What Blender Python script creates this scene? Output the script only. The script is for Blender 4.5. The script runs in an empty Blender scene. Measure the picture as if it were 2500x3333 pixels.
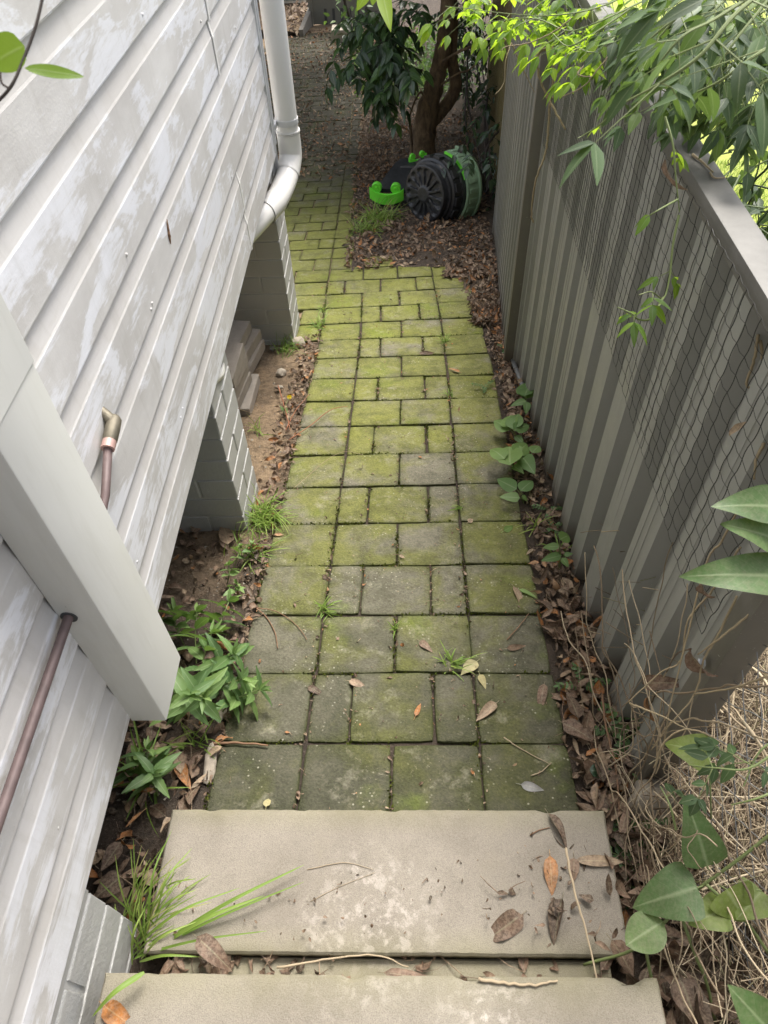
import bpy, bmesh, math, random
import numpy as np
from mathutils import Vector, Matrix, noise as mnoise
rnd = random.Random(7)
R = math.radians
scene = bpy.context.scene
COL = scene.collection

# ------------------------------------------------------------------ camera
EYE = 1.5                                   # eye height above the soil under the photographer
PIT, ROL, YAW, FPX = 0.861432, -0.046600, 0.047648, 2300.9
PIT, ROL, YAW = R(49.36), R(-2.67), R(2.73)
def cam_axes():
    cp, sp = math.cos(PIT), math.sin(PIT)
    f = Vector((0, cp, -sp)); u = Vector((0, sp, cp)); r = Vector((1, 0, 0))
    c, s = math.cos(ROL), math.sin(ROL)
    r2 = c*r + s*u; u2 = -s*r + c*u
    Z = Matrix.Rotation(YAW, 3, 'Z')
    return Z @ r2, Z @ u2, Z @ f
CR, CU, CF = cam_axes()
CAM = Vector((0, 0, EYE))
cd = bpy.data.cameras.new('camera'); cam = bpy.data.objects.new('camera', cd); COL.objects.link(cam)
M = Matrix.Identity(4)
for i in range(3):
    M[i][0] = CR[i]; M[i][1] = CU[i]; M[i][2] = -CF[i]; M[i][3] = CAM[i]
cam.matrix_world = M
cd.sensor_fit = 'VERTICAL'; cd.sensor_height = 9.94; cd.sensor_width = 7.455
cd.lens = 9.94*FPX/3333
cd.clip_start = 0.02; cd.clip_end = 400
cd.dof.use_dof = True; cd.dof.focus_distance = 2.2; cd.dof.aperture_fstop = 4.5
scene.camera = cam

# ------------------------------------------------------------------ sky, sun, exposure
SUN_EL, SUN_AZ = R(60), R(20)               # azimuth from +Y towards +X
w = bpy.data.worlds.new('World'); scene.world = w; w.use_nodes = True
nt = w.node_tree; bg = nt.nodes['Background']
sky = nt.nodes.new('ShaderNodeTexSky'); sky.sky_type = 'NISHITA'; sky.sun_disc = False
sky.sun_elevation = SUN_EL; sky.sun_rotation = SUN_AZ; sky.dust_density = 5.0; sky.air_density = 1.0; sky.ozone_density = 1.0
hs = nt.nodes.new('ShaderNodeHueSaturation'); hs.inputs['Saturation'].default_value = 0.45   # thin overcast
nt.links.new(sky.outputs[0], hs.inputs['Color']); nt.links.new(hs.outputs[0], bg.inputs[0]); bg.inputs[1].default_value = 0.15
sl = bpy.data.lights.new('sun', 'SUN'); sl.energy = 1.7; sl.angle = R(22); sl.color = (1, 0.97, 0.91)
so = bpy.data.objects.new('sun', sl); COL.objects.link(so)
sd = Vector((math.sin(SUN_AZ)*math.cos(SUN_EL), math.cos(SUN_AZ)*math.cos(SUN_EL), math.sin(SUN_EL)))
so.rotation_euler = sd.to_track_quat('Z', 'Y').to_euler()
so.location = sd*30
scene.view_settings.view_transform = 'Standard'; scene.view_settings.look = 'None'
scene.view_settings.exposure = 1.3; scene.view_settings.gamma = 1.0
scene.render.engine = 'CYCLES'
scene.cycles.max_bounces = 8; scene.cycles.diffuse_bounces = 5; scene.cycles.transparent_max_bounces = 12
scene.cycles.use_denoising = True

# ------------------------------------------------------------------ where things stand (photo pixel -> point on a real surface)
W = 0.206                                   # paver pitch in metres
def ray(x, y): return CR*((x-1250)/FPX) + CU*(-(y-1666.5)/FPX) + CF
GA, GB, GC = -1.4914+EYE, 0.02077, -0.20713
def gz(x, y):                               # the sloping ground
    z = GA + GB*max(-3, min(3, x)) + GC*min(y, 8.5)
    if y > 8.5: z -= 0.07*(y-8.5)
    return z
def gp(x, y, up=0.0):
    r = ray(x, y); s = 0.2
    lo, hi = 0.1, 60
    for _ in range(60):
        s = (lo+hi)/2; p = CAM + r*s
        if p.z - gz(p.x, p.y) - up > 0: lo = s
        else: hi = s
    return CAM + r*s
def pX(x, y, X): r = ray(x, y); return CAM + r*(X/r.x)
def pY(x, y, Y): r = ray(x, y); return CAM + r*(Y/r.y)
def pZ(x, y, Z): r = ray(x, y); return CAM + r*((Z-EYE)/r.z)
def pD(x, y, d): return CAM + ray(x, y)*d

# ------------------------------------------------------------------ object helpers
def tag(o, label=None, cat=None, group=None, kind=None):
    if label: o['label'] = label
    if cat: o['category'] = cat
    if group: o['group'] = group
    if kind: o['kind'] = kind
    return o
def thing(name, label, cat, loc=(0, 0, 0), group=None):
    o = bpy.data.objects.new(name, None); COL.objects.link(o); o.location = loc; o.empty_display_size = .05
    return tag(o, label, cat, group)
class MB:
    def __init__(s): s.v = []; s.f = []; s.c = []
    def add(s, vs, fs, cs=None):
        n = len(s.v); s.v.extend([tuple(v) for v in vs]); s.f.extend([tuple(i+n for i in f) for f in fs])
        if cs is None: cs = [(0.5, 0.5, 0.5)]*len(vs)
        s.c.extend(cs)
    def box(s, a, b, M=None, c=None, taper=0.0):
        x0, y0, z0 = a; x1, y1, z1 = b
        vs = [Vector(p) for p in ((x0,y0,z0),(x1,y0,z0),(x1,y1,z0),(x0,y1,z0),(x0,y0,z1),(x1,y0,z1),(x1,y1,z1),(x0,y1,z1))]
        if M is not None: vs = [M @ v for v in vs]
        s.add(vs, [(0,3,2,1),(4,5,6,7),(0,1,5,4),(1,2,6,5),(2,3,7,6),(3,0,4,7)], [c]*8 if c else None)
    def bbox(s, a, b, e, M=None, c=None, jit=0.0):
        """box with chamfered edges of size e"""
        x0, y0, z0 = a; x1, y1, z1 = b
        bm = bmesh.new()
        vs = [bm.verts.new(p) for p in ((x0,y0,z0),(x1,y0,z0),(x1,y1,z0),(x0,y1,z0),(x0,y0,z1),(x1,y0,z1),(x1,y1,z1),(x0,y1,z1))]
        for f in ((0,3,2,1),(4,5,6,7),(0,1,5,4),(1,2,6,5),(2,3,7,6),(3,0,4,7)): bm.faces.new([vs[i] for i in f])
        bmesh.ops.bevel(bm, geom=bm.edges[:], offset=e, segments=2, affect='EDGES', profile=0.6)
        bm.verts.index_update()
        out = [v.co.copy() for v in bm.verts]
        if jit: out = [v + Vector((rnd.uniform(-jit, jit), rnd.uniform(-jit, jit), rnd.uniform(-jit, jit))) for v in out]
        if M is not None: out = [M @ v for v in out]
        s.add(out, [tuple(v.index for v in f.verts) for f in bm.faces], [c]*len(out) if c else None)
        bm.free()
    def tube(s, pts, r, n=6, c=None, cap=True):
        pts = [Vector(p) for p in pts]; m = len(pts)
        if m < 2: return
        rs = r if isinstance(r, (list, tuple)) else [r]*m
        t = (pts[1]-pts[0]).normalized()
        a = t.orthogonal().normalized()
        vs = []; fs = []
        for i in range(m):
            t = (pts[min(i+1, m-1)]-pts[max(i-1, 0)])
            t = t.normalized() if t.length > 1e-9 else Vector((0, 0, 1))
            a = (a - t*a.dot(t)); a = a.normalized() if a.length > 1e-6 else t.orthogonal().normalized()
            b = t.cross(a)
            for k in range(n):
                q = 2*math.pi*k/n
                vs.append(pts[i] + (a*math.cos(q)+b*math.sin(q))*rs[i])
        for i in range(m-1):
            for k in range(n):
                fs.append((i*n+k, i*n+(k+1) % n, (i+1)*n+(k+1) % n, (i+1)*n+k))
        if cap:
            fs.append(tuple(range(n-1, -1, -1))); fs.append(tuple((m-1)*n+k for k in range(n)))
        s.add(vs, fs, [c]*len(vs) if c else None)
    def lathe(s, prof, n=32, M=None, c=None):
        """prof: list of (radius, z); axis z"""
        vs = []; fs = []
        for r_, z_ in prof:
            for k in range(n):
                q = 2*math.pi*k/n; v = Vector((r_*math.cos(q), r_*math.sin(q), z_))
                vs.append(M @ v if M is not None else v)
        for i in range(len(prof)-1):
            for k in range(n): fs.append((i*n+k, i*n+(k+1) % n, (i+1)*n+(k+1) % n, (i+1)*n+k))
        s.add(vs, fs, [c]*len(vs) if c else None)
    def build(s, name, mat, parent=None, smooth=False, sharp=None):
        me = bpy.data.meshes.new(name); me.from_pydata(s.v, [], s.f)
        at = me.color_attributes.new('tint', 'FLOAT_COLOR', 'POINT')
        arr = np.ones((len(s.v), 4), np.float32)
        if s.v: arr[:, :3] = np.array(s.c, np.float32)
        at.data.foreach_set('color', arr.ravel())
        if smooth:
            me.polygons.foreach_set('use_smooth', [True]*len(me.polygons))
        me.materials.append(mat); me.update()
        if smooth and sharp: 
            try: me.set_sharp_from_angle(angle=R(sharp))
            except Exception: pass
        o = bpy.data.objects.new(name, me); COL.objects.link(o)
        if parent is not None:
            o.parent = parent
            o.matrix_parent_inverse = Matrix.Translation(parent.location).inverted()
        return o
def noise1(x, y, z=0.0): return mnoise.noise(Vector((x, y, z)))

def smooth_curve(pts, n=8):
    """Catmull-Rom through pts"""
    P = [Vector(p) for p in pts]; P = [P[0]*2-P[1]] + P + [P[-1]*2-P[-2]]; out = []
    for i in range(1, len(P)-2):
        a, b, c_, d = P[i-1], P[i], P[i+1], P[i+2]
        for k in range(n):
            t = k/n
            out.append(0.5*((2*b)+(-a+c_)*t+(2*a-5*b+4*c_-d)*t*t+(-a+3*b-3*c_+d)*t*t*t))
    out.append(P[-2]); return out

SHAPES = {
 'lance': lambda t: math.sin(math.pi*min(1, t)**0.72)**0.9*(1-0.25*t),
 'ovate': lambda t: math.sin(math.pi*t**0.6)**0.85,
 'oval': lambda t: math.sin(math.pi*t**0.85)**0.7,
 'heart': lambda t: (0.55*(1-t)**3 + math.sin(math.pi*t**0.55)**0.8) if t < 0.995 else 0.0,
 'blade': lambda t: (1-t)**0.55*(0.55+0.45*min(1, t*6)),
}
def leaf(mb, p, d, n, L, Wd, tint, curl=0.3, fold=0.15, segs=5, shape='ovate', twist=0.0, wav=0.0, ser=0):
    """one leaf: a bent strip with a midrib.  tint rgb = (hue value, across, along)"""
    p = Vector(p); d = Vector(d).normalized(); n = Vector(n)
    n = n - d*n.dot(d); n = n.normalized() if n.length > 1e-4 else d.orthogonal().normalized()
    sh = SHAPES[shape]; vs = []; cs = []; fs = []
    st = L/segs; c = p.copy()
    ph = rnd.random()*6
    for i in range(segs+1):
        t = i/segs
        side = d.cross(n)
        hw = Wd*0.5*max(0.0, sh(t)) + 0.0003
        if ser and 0 < i < segs: hw *= 1.0 + (0.10 if i % 2 else -0.06)
        up = n*(fold*hw*2)
        wv = n*(math.sin(t*9+ph)*wav*Wd)
        vs += [c-side*hw+up+wv, c, c+side*hw+up-wv]
        cs += [(tint, 0.0, t), (tint, 0.5, t), (tint, 1.0, t)]
        if i:
            b = (i-1)*3
            fs += [(b, b+1, b+4, b+3), (b+1, b+2, b+5, b+4)]
        q = Matrix.Rotation(-curl/segs, 3, side)
        d = (q @ d).normalized(); n = (q @ n).normalized()
        if twist:
            n = (Matrix.Rotation(twist/segs, 3, d) @ n)
        c = c + d*st
    mb.add(vs, fs, cs)
def rv(z=0.0): return Vector((rnd.gauss(0, 1), rnd.gauss(0, 1), rnd.gauss(0, 1)+z)).normalized()

# ------------------------------------------------------------------ materials
class NT:
    def __init__(s, name):
        s.m = bpy.data.materials.new(name); s.m.use_nodes = True; s.t = s.m.node_tree
        s.b = s.t.nodes['Principled BSDF']; s.out = s.t.nodes['Material Output']
    def n(s, typ, **kw):
        nd = s.t.nodes.new(typ)
        for k, v in kw.items():
            if k.startswith('i_'): nd.inputs[int(k[2:]) if k[2:].isdigit() else k[2:].replace('_', ' ')].default_value = v
            else: setattr(nd, k, v)
        return nd
    def l(s, a, b): s.t.links.new(a, b)
    def coord(s, scale=(1, 1, 1), rot=(0, 0, 0), kind='Object'):
        tc = s.n('ShaderNodeTexCoord'); mp = s.n('ShaderNodeMapping'); mp.inputs['Scale'].default_value = scale; mp.inputs['Rotation'].default_value = rot
        s.l(tc.outputs[kind], mp.inputs[0]); return mp.outputs[0]
    def noise(s, vec, scale, detail=4, rough=0.55, dist=0.0):
        nd = s.n('ShaderNodeTexNoise'); nd.inputs['Scale'].default_value = scale; nd.inputs['Detail'].default_value = detail
        nd.inputs['Roughness'].default_value = rough; nd.inputs['Distortion'].default_value = dist
        s.l(vec, nd.inputs['Vector']); return nd.outputs['Fac']
    def ramp(s, fac, stops, interp='LINEAR'):
        nd = s.n('ShaderNodeValToRGB'); cr = nd.color_ramp; cr.interpolation = interp
        while len(cr.elements) < len(stops): cr.elements.new(0.5)
        for e, (p, c) in zip(cr.elements, stops):
            e.position = p; e.color = (c, c, c, 1) if not isinstance(c, tuple) else (*c, 1)
        s.l(fac, nd.inputs[0]); return nd.outputs[0]
    def mix(s, fac, a, b, mode='MIX'):
        nd = s.n('ShaderNodeMix', data_type='RGBA', blend_type=mode)
        if isinstance(fac, (int, float)): nd.inputs[0].default_value = fac
        else: s.l(fac, nd.inputs[0])
        for sock, v in ((nd.inputs[6], a), (nd.inputs[7], b)):
            if isinstance(v, tuple): sock.default_value = (*v, 1)
            else: s.l(v, sock)
        return nd.outputs[2]
    def math(s, op, a, b=0.0, clamp=False):
        nd = s.n('ShaderNodeMath', operation=op); nd.use_clamp = clamp
        for i, v in enumerate((a, b)):
            if isinstance(v, (int, float)): nd.inputs[i].default_value = v
            else: s.l(v, nd.inputs[i])
        return nd.outputs[0]
    def tint(s):
        a = s.n('ShaderNodeAttribute', attribute_name='tint'); sp = s.n('ShaderNodeSeparateColor'); s.l(a.outputs['Color'], sp.inputs[0])
        return sp.outputs[0], sp.outputs[1], sp.outputs[2]
    def bump(s, h, strength=0.3, dist=0.01):
        nd = s.n('ShaderNodeBump'); nd.inputs['Strength'].default_value = strength; nd.inputs['Distance'].default_value = dist
        s.l(h, nd.inputs['Height']); s.l(nd.outputs[0], s.b.inputs['Normal']); return nd
    def base(s, col): 
        if isinstance(col, tuple): s.b.inputs['Base Color'].default_value = (*col, 1)
        else: s.l(col, s.b.inputs['Base Color'])
    def rough(s, r):
        if isinstance(r, (int, float)): s.b.inputs['Roughness'].default_value = r
        else: s.l(r, s.b.inputs['Roughness'])
MATS = {}
def simple(name, col, rough=0.6, var=0.15, scale=12, metal=0.0, bump=0.0):
    m = NT(name); f = m.noise(m.coord(), scale, 5)
    m.base(m.mix(f, tuple(c*(1-var) for c in col), tuple(min(1, c*(1+var)) for c in col))); m.rough(rough)
    m.b.inputs['Metallic'].default_value = metal
    if bump: m.bump(m.noise(m.coord(), scale*8, 3), bump, 0.002)
    return m.m
def leaf_mat(name, stops, rough=0.45, trans=0.35, tcol=None, vein=0.25, spec=0.4, mott=0.0):
    m = NT(name); t, ac, al = m.tint()
    col = m.ramp(t, stops)
    d = m.math('ABSOLUTE', m.math('SUBTRACT', ac, 0.5))
    rib = m.ramp(d, [(0.0, 1.0), (0.06, 0.0)])
    v = m.math('ABSOLUTE', m.math('SINE', m.math('SUBTRACT', m.math('MULTIPLY', al, 30.0), m.math('MULTIPLY', d, 14.0))))
    v = m.ramp(v, [(0.0, 0.6), (0.22, 0.0)])
    nz = m.noise(m.coord(), 45, 3)
    col = m.mix(m.math('MULTIPLY', nz, 0.5), col, m.mix(0.55, col, (0.02, 0.02, 0.008)))
    if mott:
        f1 = m.ramp(m.noise(m.coord(), 70, 6, 0.7), [(0.38, 0.0), (0.62, 1.0)]); f2 = m.ramp(m.noise(m.coord(), 190, 4, 0.7), [(0.42, 0.0), (0.6, 1.0)])
        col = m.mix(m.math('MULTIPLY', f1, mott), col, m.mix(0.75, col, (0.03, 0.02, 0.012))); col = m.mix(m.math('MULTIPLY', f2, mott*.5), col, m.mix(0.5, col, (0.55, 0.43, 0.31)))
        ed = m.ramp(d, [(0.38, 0.0), (0.5, 1.0)]); col = m.mix(m.math('MULTIPLY', ed, mott*.55), col, m.mix(0.5, col, (0.05, 0.03, 0.02)))
    vv = m.math('MULTIPLY', m.math('ADD', rib, m.math('MULTIPLY', v, 0.35), True), vein)
    col = m.mix(vv, col, m.mix(0.6, col, (0.75, 0.8, 0.5)))
    m.base(col); m.rough(rough); m.b.inputs['Specular IOR Level'].default_value = spec
    if trans > 0:
        tr = m.n('ShaderNodeBsdfTranslucent'); mx = m.n('ShaderNodeMixShader'); mx.inputs[0].default_value = trans
        tc = m.mix(0.5, col, tcol, 'MIX') if tcol else col
        m.l(tc, tr.inputs[0]); m.l(m.b.outputs[0], mx.inputs[1]); m.l(tr.outputs[0], mx.inputs[2]); m.l(mx.outputs[0], m.out.inputs[0])
    m.bump(m.math('ADD', rib, v), 0.15, 0.002)
    return m.m

def mat_boards():
    m = NT('weathered_board_paint')
    c = m.coord(); st = m.coord((1, 1.1, 3.2), (0.35, 0, 0))
    big = m.noise(st, 3.4, 7, 0.66, 0.6)
    strk = m.noise(m.coord((1, 3.0, 26), (0.5, 0, 0)), 4.0, 6, 0.7)
    patch = m.math('ADD', m.math('MULTIPLY', big, 0.75), m.math('MULTIPLY', strk, 0.25))
    pm = m.ramp(patch, [(0.49, 0.0), (0.545, 0.8), (0.64, 1.0)])
    tint, flat, _ = m.tint()            # flat = 1 on the broad face, 0 on the chamfer
    pm = m.math('MULTIPLY', pm, m.math('ADD', m.math('MULTIPLY', flat, 0.85), 0.12))
    dirt = m.noise(m.coord((1, 0.7, 1.6)), 5.0, 6, 0.65)
    base = m.mix(m.ramp(dirt, [(0.35, 0.0), (0.7, 1.0)]), (0.485, 0.468, 0.447), (0.625, 0.610, 0.590))
    base = m.mix(m.math('MULTIPLY', m.math('SUBTRACT', 1.0, flat), 0.7), base, (0.50, 0.48, 0.455))
    col = m.mix(m.math('MULTIPLY', pm, 0.9), base, (0.77, 0.78, 0.82))
    sp = m.ramp(m.noise(c, 330, 2), [(0.70, 0.0), (0.78, 1.0)])
    col = m.mix(m.math('MULTIPLY', sp, 0.22), col, (0.2, 0.18, 0.16))
    grime = m.noise(m.coord((1, 9, 1.2)), 3.0, 5, 0.7)
    col = m.mix(m.math('MULTIPLY', m.ramp(grime, [(0.52, 0.0), (0.75, 1.0)]), 0.22), col, (0.27, 0.25, 0.2))
    m.base(col); m.rough(m.ramp(pm, [(0, 0.62), (1, 0.42)]))
    m.bump(m.math('ADD', m.noise(c, 220, 3), m.math('MULTIPLY', strk, 0.8)), 0.22, 0.0015)
    return m.m
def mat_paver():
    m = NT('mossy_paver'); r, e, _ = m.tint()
    c = m.coord()
    n1 = m.noise(c, 5.5, 6, 0.62, 0.3); n2 = m.noise(c, 26, 6, 0.7); n3 = m.noise(c, 160, 3, 0.6)
    sep = m.n('ShaderNodeSeparateXYZ'); m.l(c, sep.inputs[0])
    along = m.math('MULTIPLY', sep.outputs[1], 0.1)
    conc = m.mix(n2, (0.125, 0.115, 0.082), (0.30, 0.275, 0.205))
    moss = m.mix(n2, (0.098, 0.105, 0.022), (0.285, 0.290, 0.070))
    amount = m.ramp(along, [(0.045, 0.26), (0.075, 0.30), (0.13, 0.34), (0.24, 0.55), (0.36, 0.69), (0.48, 0.70), (0.60, 0.46), (0.75, 0.10)])
    a = m.math('ADD', m.math('MULTIPLY', n1, 1.9), m.math('SUBTRACT', m.math('MULTIPLY', r, 0.26), 1.0))
    a = m.math('ADD', a, amount)
    mm = m.ramp(a, [(0.28, 0.0), (0.58, 0.80), (0.95, 1.0)])
    col = m.mix(mm, conc, moss)
    dark = m.ramp(along, [(0.05, 0.82), (0.09, 0.52), (0.14, 0.22), (0.2, 0.05), (0.5, 0.05), (0.62, 0.4), (0.75, 0.65)])   # damp, algae-dark pavers at the foot of the steps; painted tree shade farther on
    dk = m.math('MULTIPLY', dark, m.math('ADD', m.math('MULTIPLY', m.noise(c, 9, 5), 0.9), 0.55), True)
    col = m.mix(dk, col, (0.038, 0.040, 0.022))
    bl = m.ramp(m.noise(c, 8.5, 7, 0.72, 0.5), [(0.46, 0.0), (0.64, 1.0)])
    col = m.mix(m.math('MULTIPLY', bl, 0.68), col, m.mix(0.62, col, (0.030, 0.034, 0.014)))
    gm = m.ramp(m.noise(c, 3.4, 4, 0.6), [(0.58, 0.0), (0.70, 1.0)])
    col = m.mix(m.math('MULTIPLY', m.math('MULTIPLY', gm, n2), 0.9), col, (0.145, 0.20, 0.012))
    canopy_shade = m.ramp(m.math('ADD', along, m.math('MULTIPLY', m.math('SUBTRACT', m.noise(c, 4, 5), 0.5), 0.12)), [(0.60, 0.0), (0.72, 1.0)])      # the tree's shade painted over the far path
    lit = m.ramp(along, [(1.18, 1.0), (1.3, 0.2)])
    col = m.mix(m.math('MULTIPLY', m.math('MULTIPLY', canopy_shade, 0.66), lit), col, (0.030, 0.024, 0.018))
    pale = m.ramp(m.noise(c, 11, 5, 0.7), [(0.57, 0.0), (0.72, 1.0)])
    col = m.mix(m.math('MULTIPLY', pale, 0.5), col, (0.34, 0.315, 0.24))
    edge = m.math('MULTIPLY', m.math('MULTIPLY', e, e), m.math('ADD', n2, 0.35), True)
    col = m.mix(m.math('MULTIPLY', edge, 0.85), col, m.mix(n1, (0.030, 0.033, 0.014), (0.072, 0.085, 0.018)))
    lich = m.math('MULTIPLY', m.ramp(m.noise(c, 75, 5, 0.75), [(0.60, 0.0), (0.68, 1.0)]), m.ramp(m.noise(c, 3.0, 3), [(0.42, 0.0), (0.6, 1.0)]))
    col = m.mix(m.math('MULTIPLY', lich, 0.45), col, (0.42, 0.39, 0.28))
    dsp = m.ramp(m.noise(c, 48, 5, 0.8), [(0.60, 0.0), (0.66, 1.0)])
    col = m.mix(m.math('MULTIPLY', dsp, 0.38), col, (0.035, 0.034, 0.018))
    v = m.n('ShaderNodeTexVoronoi'); v.inputs['Scale'].default_value = 70; m.l(c, v.inputs['Vector'])
    spot = m.math('MULTIPLY', m.ramp(v.outputs['Distance'], [(0.12, 1.0), (0.2, 0.0)]), m.ramp(m.noise(c, 7, 3), [(0.5, 0.0), (0.62, 1.0)]))
    col = m.mix(m.math('MULTIPLY', spot, 0.55), col, (0.5, 0.48, 0.38))
    gr = m.ramp(n3, [(0.3, 0.72), (0.7, 1.15)])
    col = m.mix(1.0, col, gr, 'MULTIPLY')
    m.base(col); m.rough(0.85); m.b.inputs['Specular IOR Level'].default_value = 0.25
    m.bump(m.math('ADD', n3, m.math('MULTIPLY', n2, 1.6)), 0.75, 0.005)
    return m.m
def mat_slab():
    m = NT('sandy_concrete'); c = m.coord()
    n1 = m.noise(c, 4.5, 7, 0.66); n3 = m.noise(c, 620, 2, 0.5)
    col = m.mix(m.ramp(n1, [(0.3, 0.0), (0.7, 1.0)]), (0.180, 0.156, 0.124), (0.305, 0.272, 0.225))
    col = m.mix(1.0, col, m.ramp(n3, [(0.3, 0.74), (0.5, 1.0), (0.72, 1.16)]), 'MULTIPLY')
    def near(px_, py_, r0, r1):
        vm = m.n('ShaderNodeVectorMath', operation='DISTANCE'); m.l(c, vm.inputs[0]); vm.inputs[1].default_value = (px_, py_, .1)
        return m.ramp(m.math('ADD', vm.outputs['Value'], m.math('MULTIPLY', m.noise(c, 12, 3), .12)), [(r0, 1.0), (r1, 0.0)])
    stain = m.math('MAXIMUM', near(-.075, .262, .08, .24), near(.10, .135, .09, .17))
    w_ = m.math('MULTIPLY', m.ramp(m.noise(c, 42, 6, 0.75), [(0.50, 0.0), (0.60, 1.0)]), stain)
    col = m.mix(m.math('MULTIPLY', w_, 0.72), col, (0.62, 0.56, 0.50))
    st = m.ramp(m.noise(c, 9, 5, 0.7), [(0.55, 0.0), (0.75, 1.0)])
    col = m.mix(m.math('MULTIPLY', st, 0.5), col, (0.17, 0.145, 0.10))
    _, e, _2 = m.tint()
    col = m.mix(m.math('MULTIPLY', e, m.math('MULTIPLY', m.noise(c, 14, 4), 0.7)), col, (0.20, 0.19, 0.08))
    m.base(col); m.rough(0.9); m.bump(n3, 0.5, 0.002); return m.m
def mat_soil():
    m = NT('soil'); c = m.coord()
    n1 = m.noise(c, 3.2, 5); n2 = m.noise(c, 40, 6, 0.75); n3 = m.noise(c, 160, 4, 0.7)
    sep = m.n('ShaderNodeSeparateXYZ'); m.l(c, sep.inputs[0])
    dry = m.math('MULTIPLY', m.ramp(m.math('ADD', sep.outputs[0], m.math('MULTIPLY', m.noise(c, 9, 4), .06)), [(0.0, 1.0), (0.01, 0.0)]), 1.0)
    mr = m.n('ShaderNodeMapRange'); mr.inputs['From Min'].default_value = -.50; mr.inputs['From Max'].default_value = -.40; mr.inputs['To Min'].default_value = 1; mr.inputs['To Max'].default_value = 0; m.l(sep.outputs[0], mr.inputs['Value'])
    mr2 = m.n('ShaderNodeMapRange'); mr2.inputs['From Min'].default_value = 1.0; mr2.inputs['From Max'].default_value = 1.6; m.l(sep.outputs[1], mr2.inputs['Value'])
    tan_ = m.math('MULTIPLY', m.math('MULTIPLY', mr.outputs[0], mr2.outputs[0]), m.ramp(n1, [(0.3, 0.25), (0.55, 1.0)]))
    col = m.mix(tan_, m.mix(n1, (0.045, 0.034, 0.026), (0.115, 0.082, 0.055)), (0.36, 0.255, 0.155))
    col = m.mix(1.0, col, m.ramp(n2, [(0.25, 0.35), (0.75, 1.5)]), 'MULTIPLY')
    col = m.mix(m.ramp(n3, [(0.62, 0.0), (0.7, 0.6)]), col, (0.30, 0.25, 0.19))
    m.base(col); m.rough(0.95); m.bump(m.math('ADD', n2, m.math('MULTIPLY', n3, .5)), 0.9, 0.02); return m.m
def mat_brick():
    m = NT('painted_brick'); c = m.coord()
    n2 = m.noise(c, 60, 5, 0.7); n1 = m.noise(c, 6, 4)
    col = m.mix(n1, (0.40, 0.395, 0.375), (0.50, 0.495, 0.475))
    r, e, _ = m.tint()
    chip = m.ramp(m.noise(c, 38, 5, 0.75), [(0.69, 0.0), (0.72, 1.0)])
    col = m.mix(m.math('MULTIPLY', chip, m.ramp(r, [(0.7, 0.0), (0.8, 1.0)])), col, (0.33, 0.11, 0.06))
    col = m.mix(m.math('MULTIPLY', e, 0.75), col, (0.68, 0.67, 0.65))
    wsp = m.ramp(m.noise(c, 120, 3, 0.7), [(0.70, 0.0), (0.74, 1.0)])
    col = m.mix(m.math('MULTIPLY', wsp, 0.4), col, (0.75, 0.75, 0.73))
    m.base(col); m.rough(0.6); m.bump(n2, 0.5, 0.006); return m.m
def mat_fence(name='fence_steel', a=(0.275, 0.275, 0.252), b=(0.345, 0.345, 0.318)):
    m = NT(name); c = m.coord(); n1 = m.noise(m.coord((1, 6, 0.8)), 4, 5, 0.6)
    col = m.mix(n1, a, b)
    sp = m.ramp(m.noise(c, 190, 2, 0.5), [(0.72, 0.0), (0.755, 1.0)])
    col = m.mix(m.math('MULTIPLY', sp, 0.5), col, (0.5, 0.5, 0.45))
    sep = m.n('ShaderNodeSeparateXYZ'); m.l(c, sep.inputs[0])
    g = m.math('ADD', m.math('ADD', sep.outputs[2], m.math('MULTIPLY', sep.outputs[1], 0.207)), m.math('MULTIPLY', m.noise(c, 7, 4), 0.12))
    mud = m.ramp(g, [(0.05, 1.0), (0.17, 0.0)])
    col = m.mix(m.math('MULTIPLY', mud, 0.75), col, (0.12, 0.085, 0.045))
    m.base(col); m.rough(m.ramp(m.noise(c, 12, 4), [(0.3, 0.38), (0.7, 0.58)])); m.b.inputs['Specular IOR Level'].default_value = 0.45
    m.bump(m.noise(m.coord((1, 3, 1)), 9, 3), 0.08, 0.01); return m.m
def mat_cap():
    m = NT('fence_cap_steel'); c = m.coord(); n1 = m.noise(c, 12, 6, 0.7)
    col = m.mix(m.ramp(n1, [(0.35, 0.0), (0.7, 1.0)]), (0.115, 0.110, 0.098), (0.165, 0.158, 0.143))
    sp = m.ramp(m.noise(c, 60, 6, 0.75), [(0.56, 0.0), (0.68, 1.0)])
    col = m.mix(m.math('MULTIPLY', sp, 0.4), col, (0.10, 0.09, 0.07))
    m.base(col); m.rough(0.55); return m.m
def mat_bark():
    m = NT('bark'); c = m.coord((1, 1, 0.35)); n1 = m.noise(c, 22, 6, 0.75, 0.4)
    col = m.mix(m.ramp(n1, [(0.3, 0.0), (0.7, 1.0)]), (0.05, 0.035, 0.024), (0.32, 0.225, 0.13))
    m.base(col); m.rough(0.9); m.bump(n1, 0.9, 0.02); return m.m
def mat_black():
    m = NT('black_plastic'); c = m.coord(); n = m.noise(c, 30, 5, 0.7)
    col = m.mix(m.ramp(n, [(0.4, 0.0), (0.8, 1.0)]), (0.020, 0.021, 0.024), (0.052, 0.054, 0.06))
    m.base(col); m.rough(0.33); m.bump(m.noise(c, 300, 2), 0.08, 0.001); return m.m
def mat_straw():
    m = NT('dry_stems'); r, _, _2 = m.tint()
    col = m.ramp(r, [(0.0, (0.07, 0.05, 0.033)), (0.25, (0.22, 0.165, 0.105)), (0.6, (0.42, 0.335, 0.22)), (0.92, (0.56, 0.47, 0.33)), (1.0, (0.14, 0.14, 0.045))])
    m.base(col); m.rough(0.8); return m.m
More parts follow.
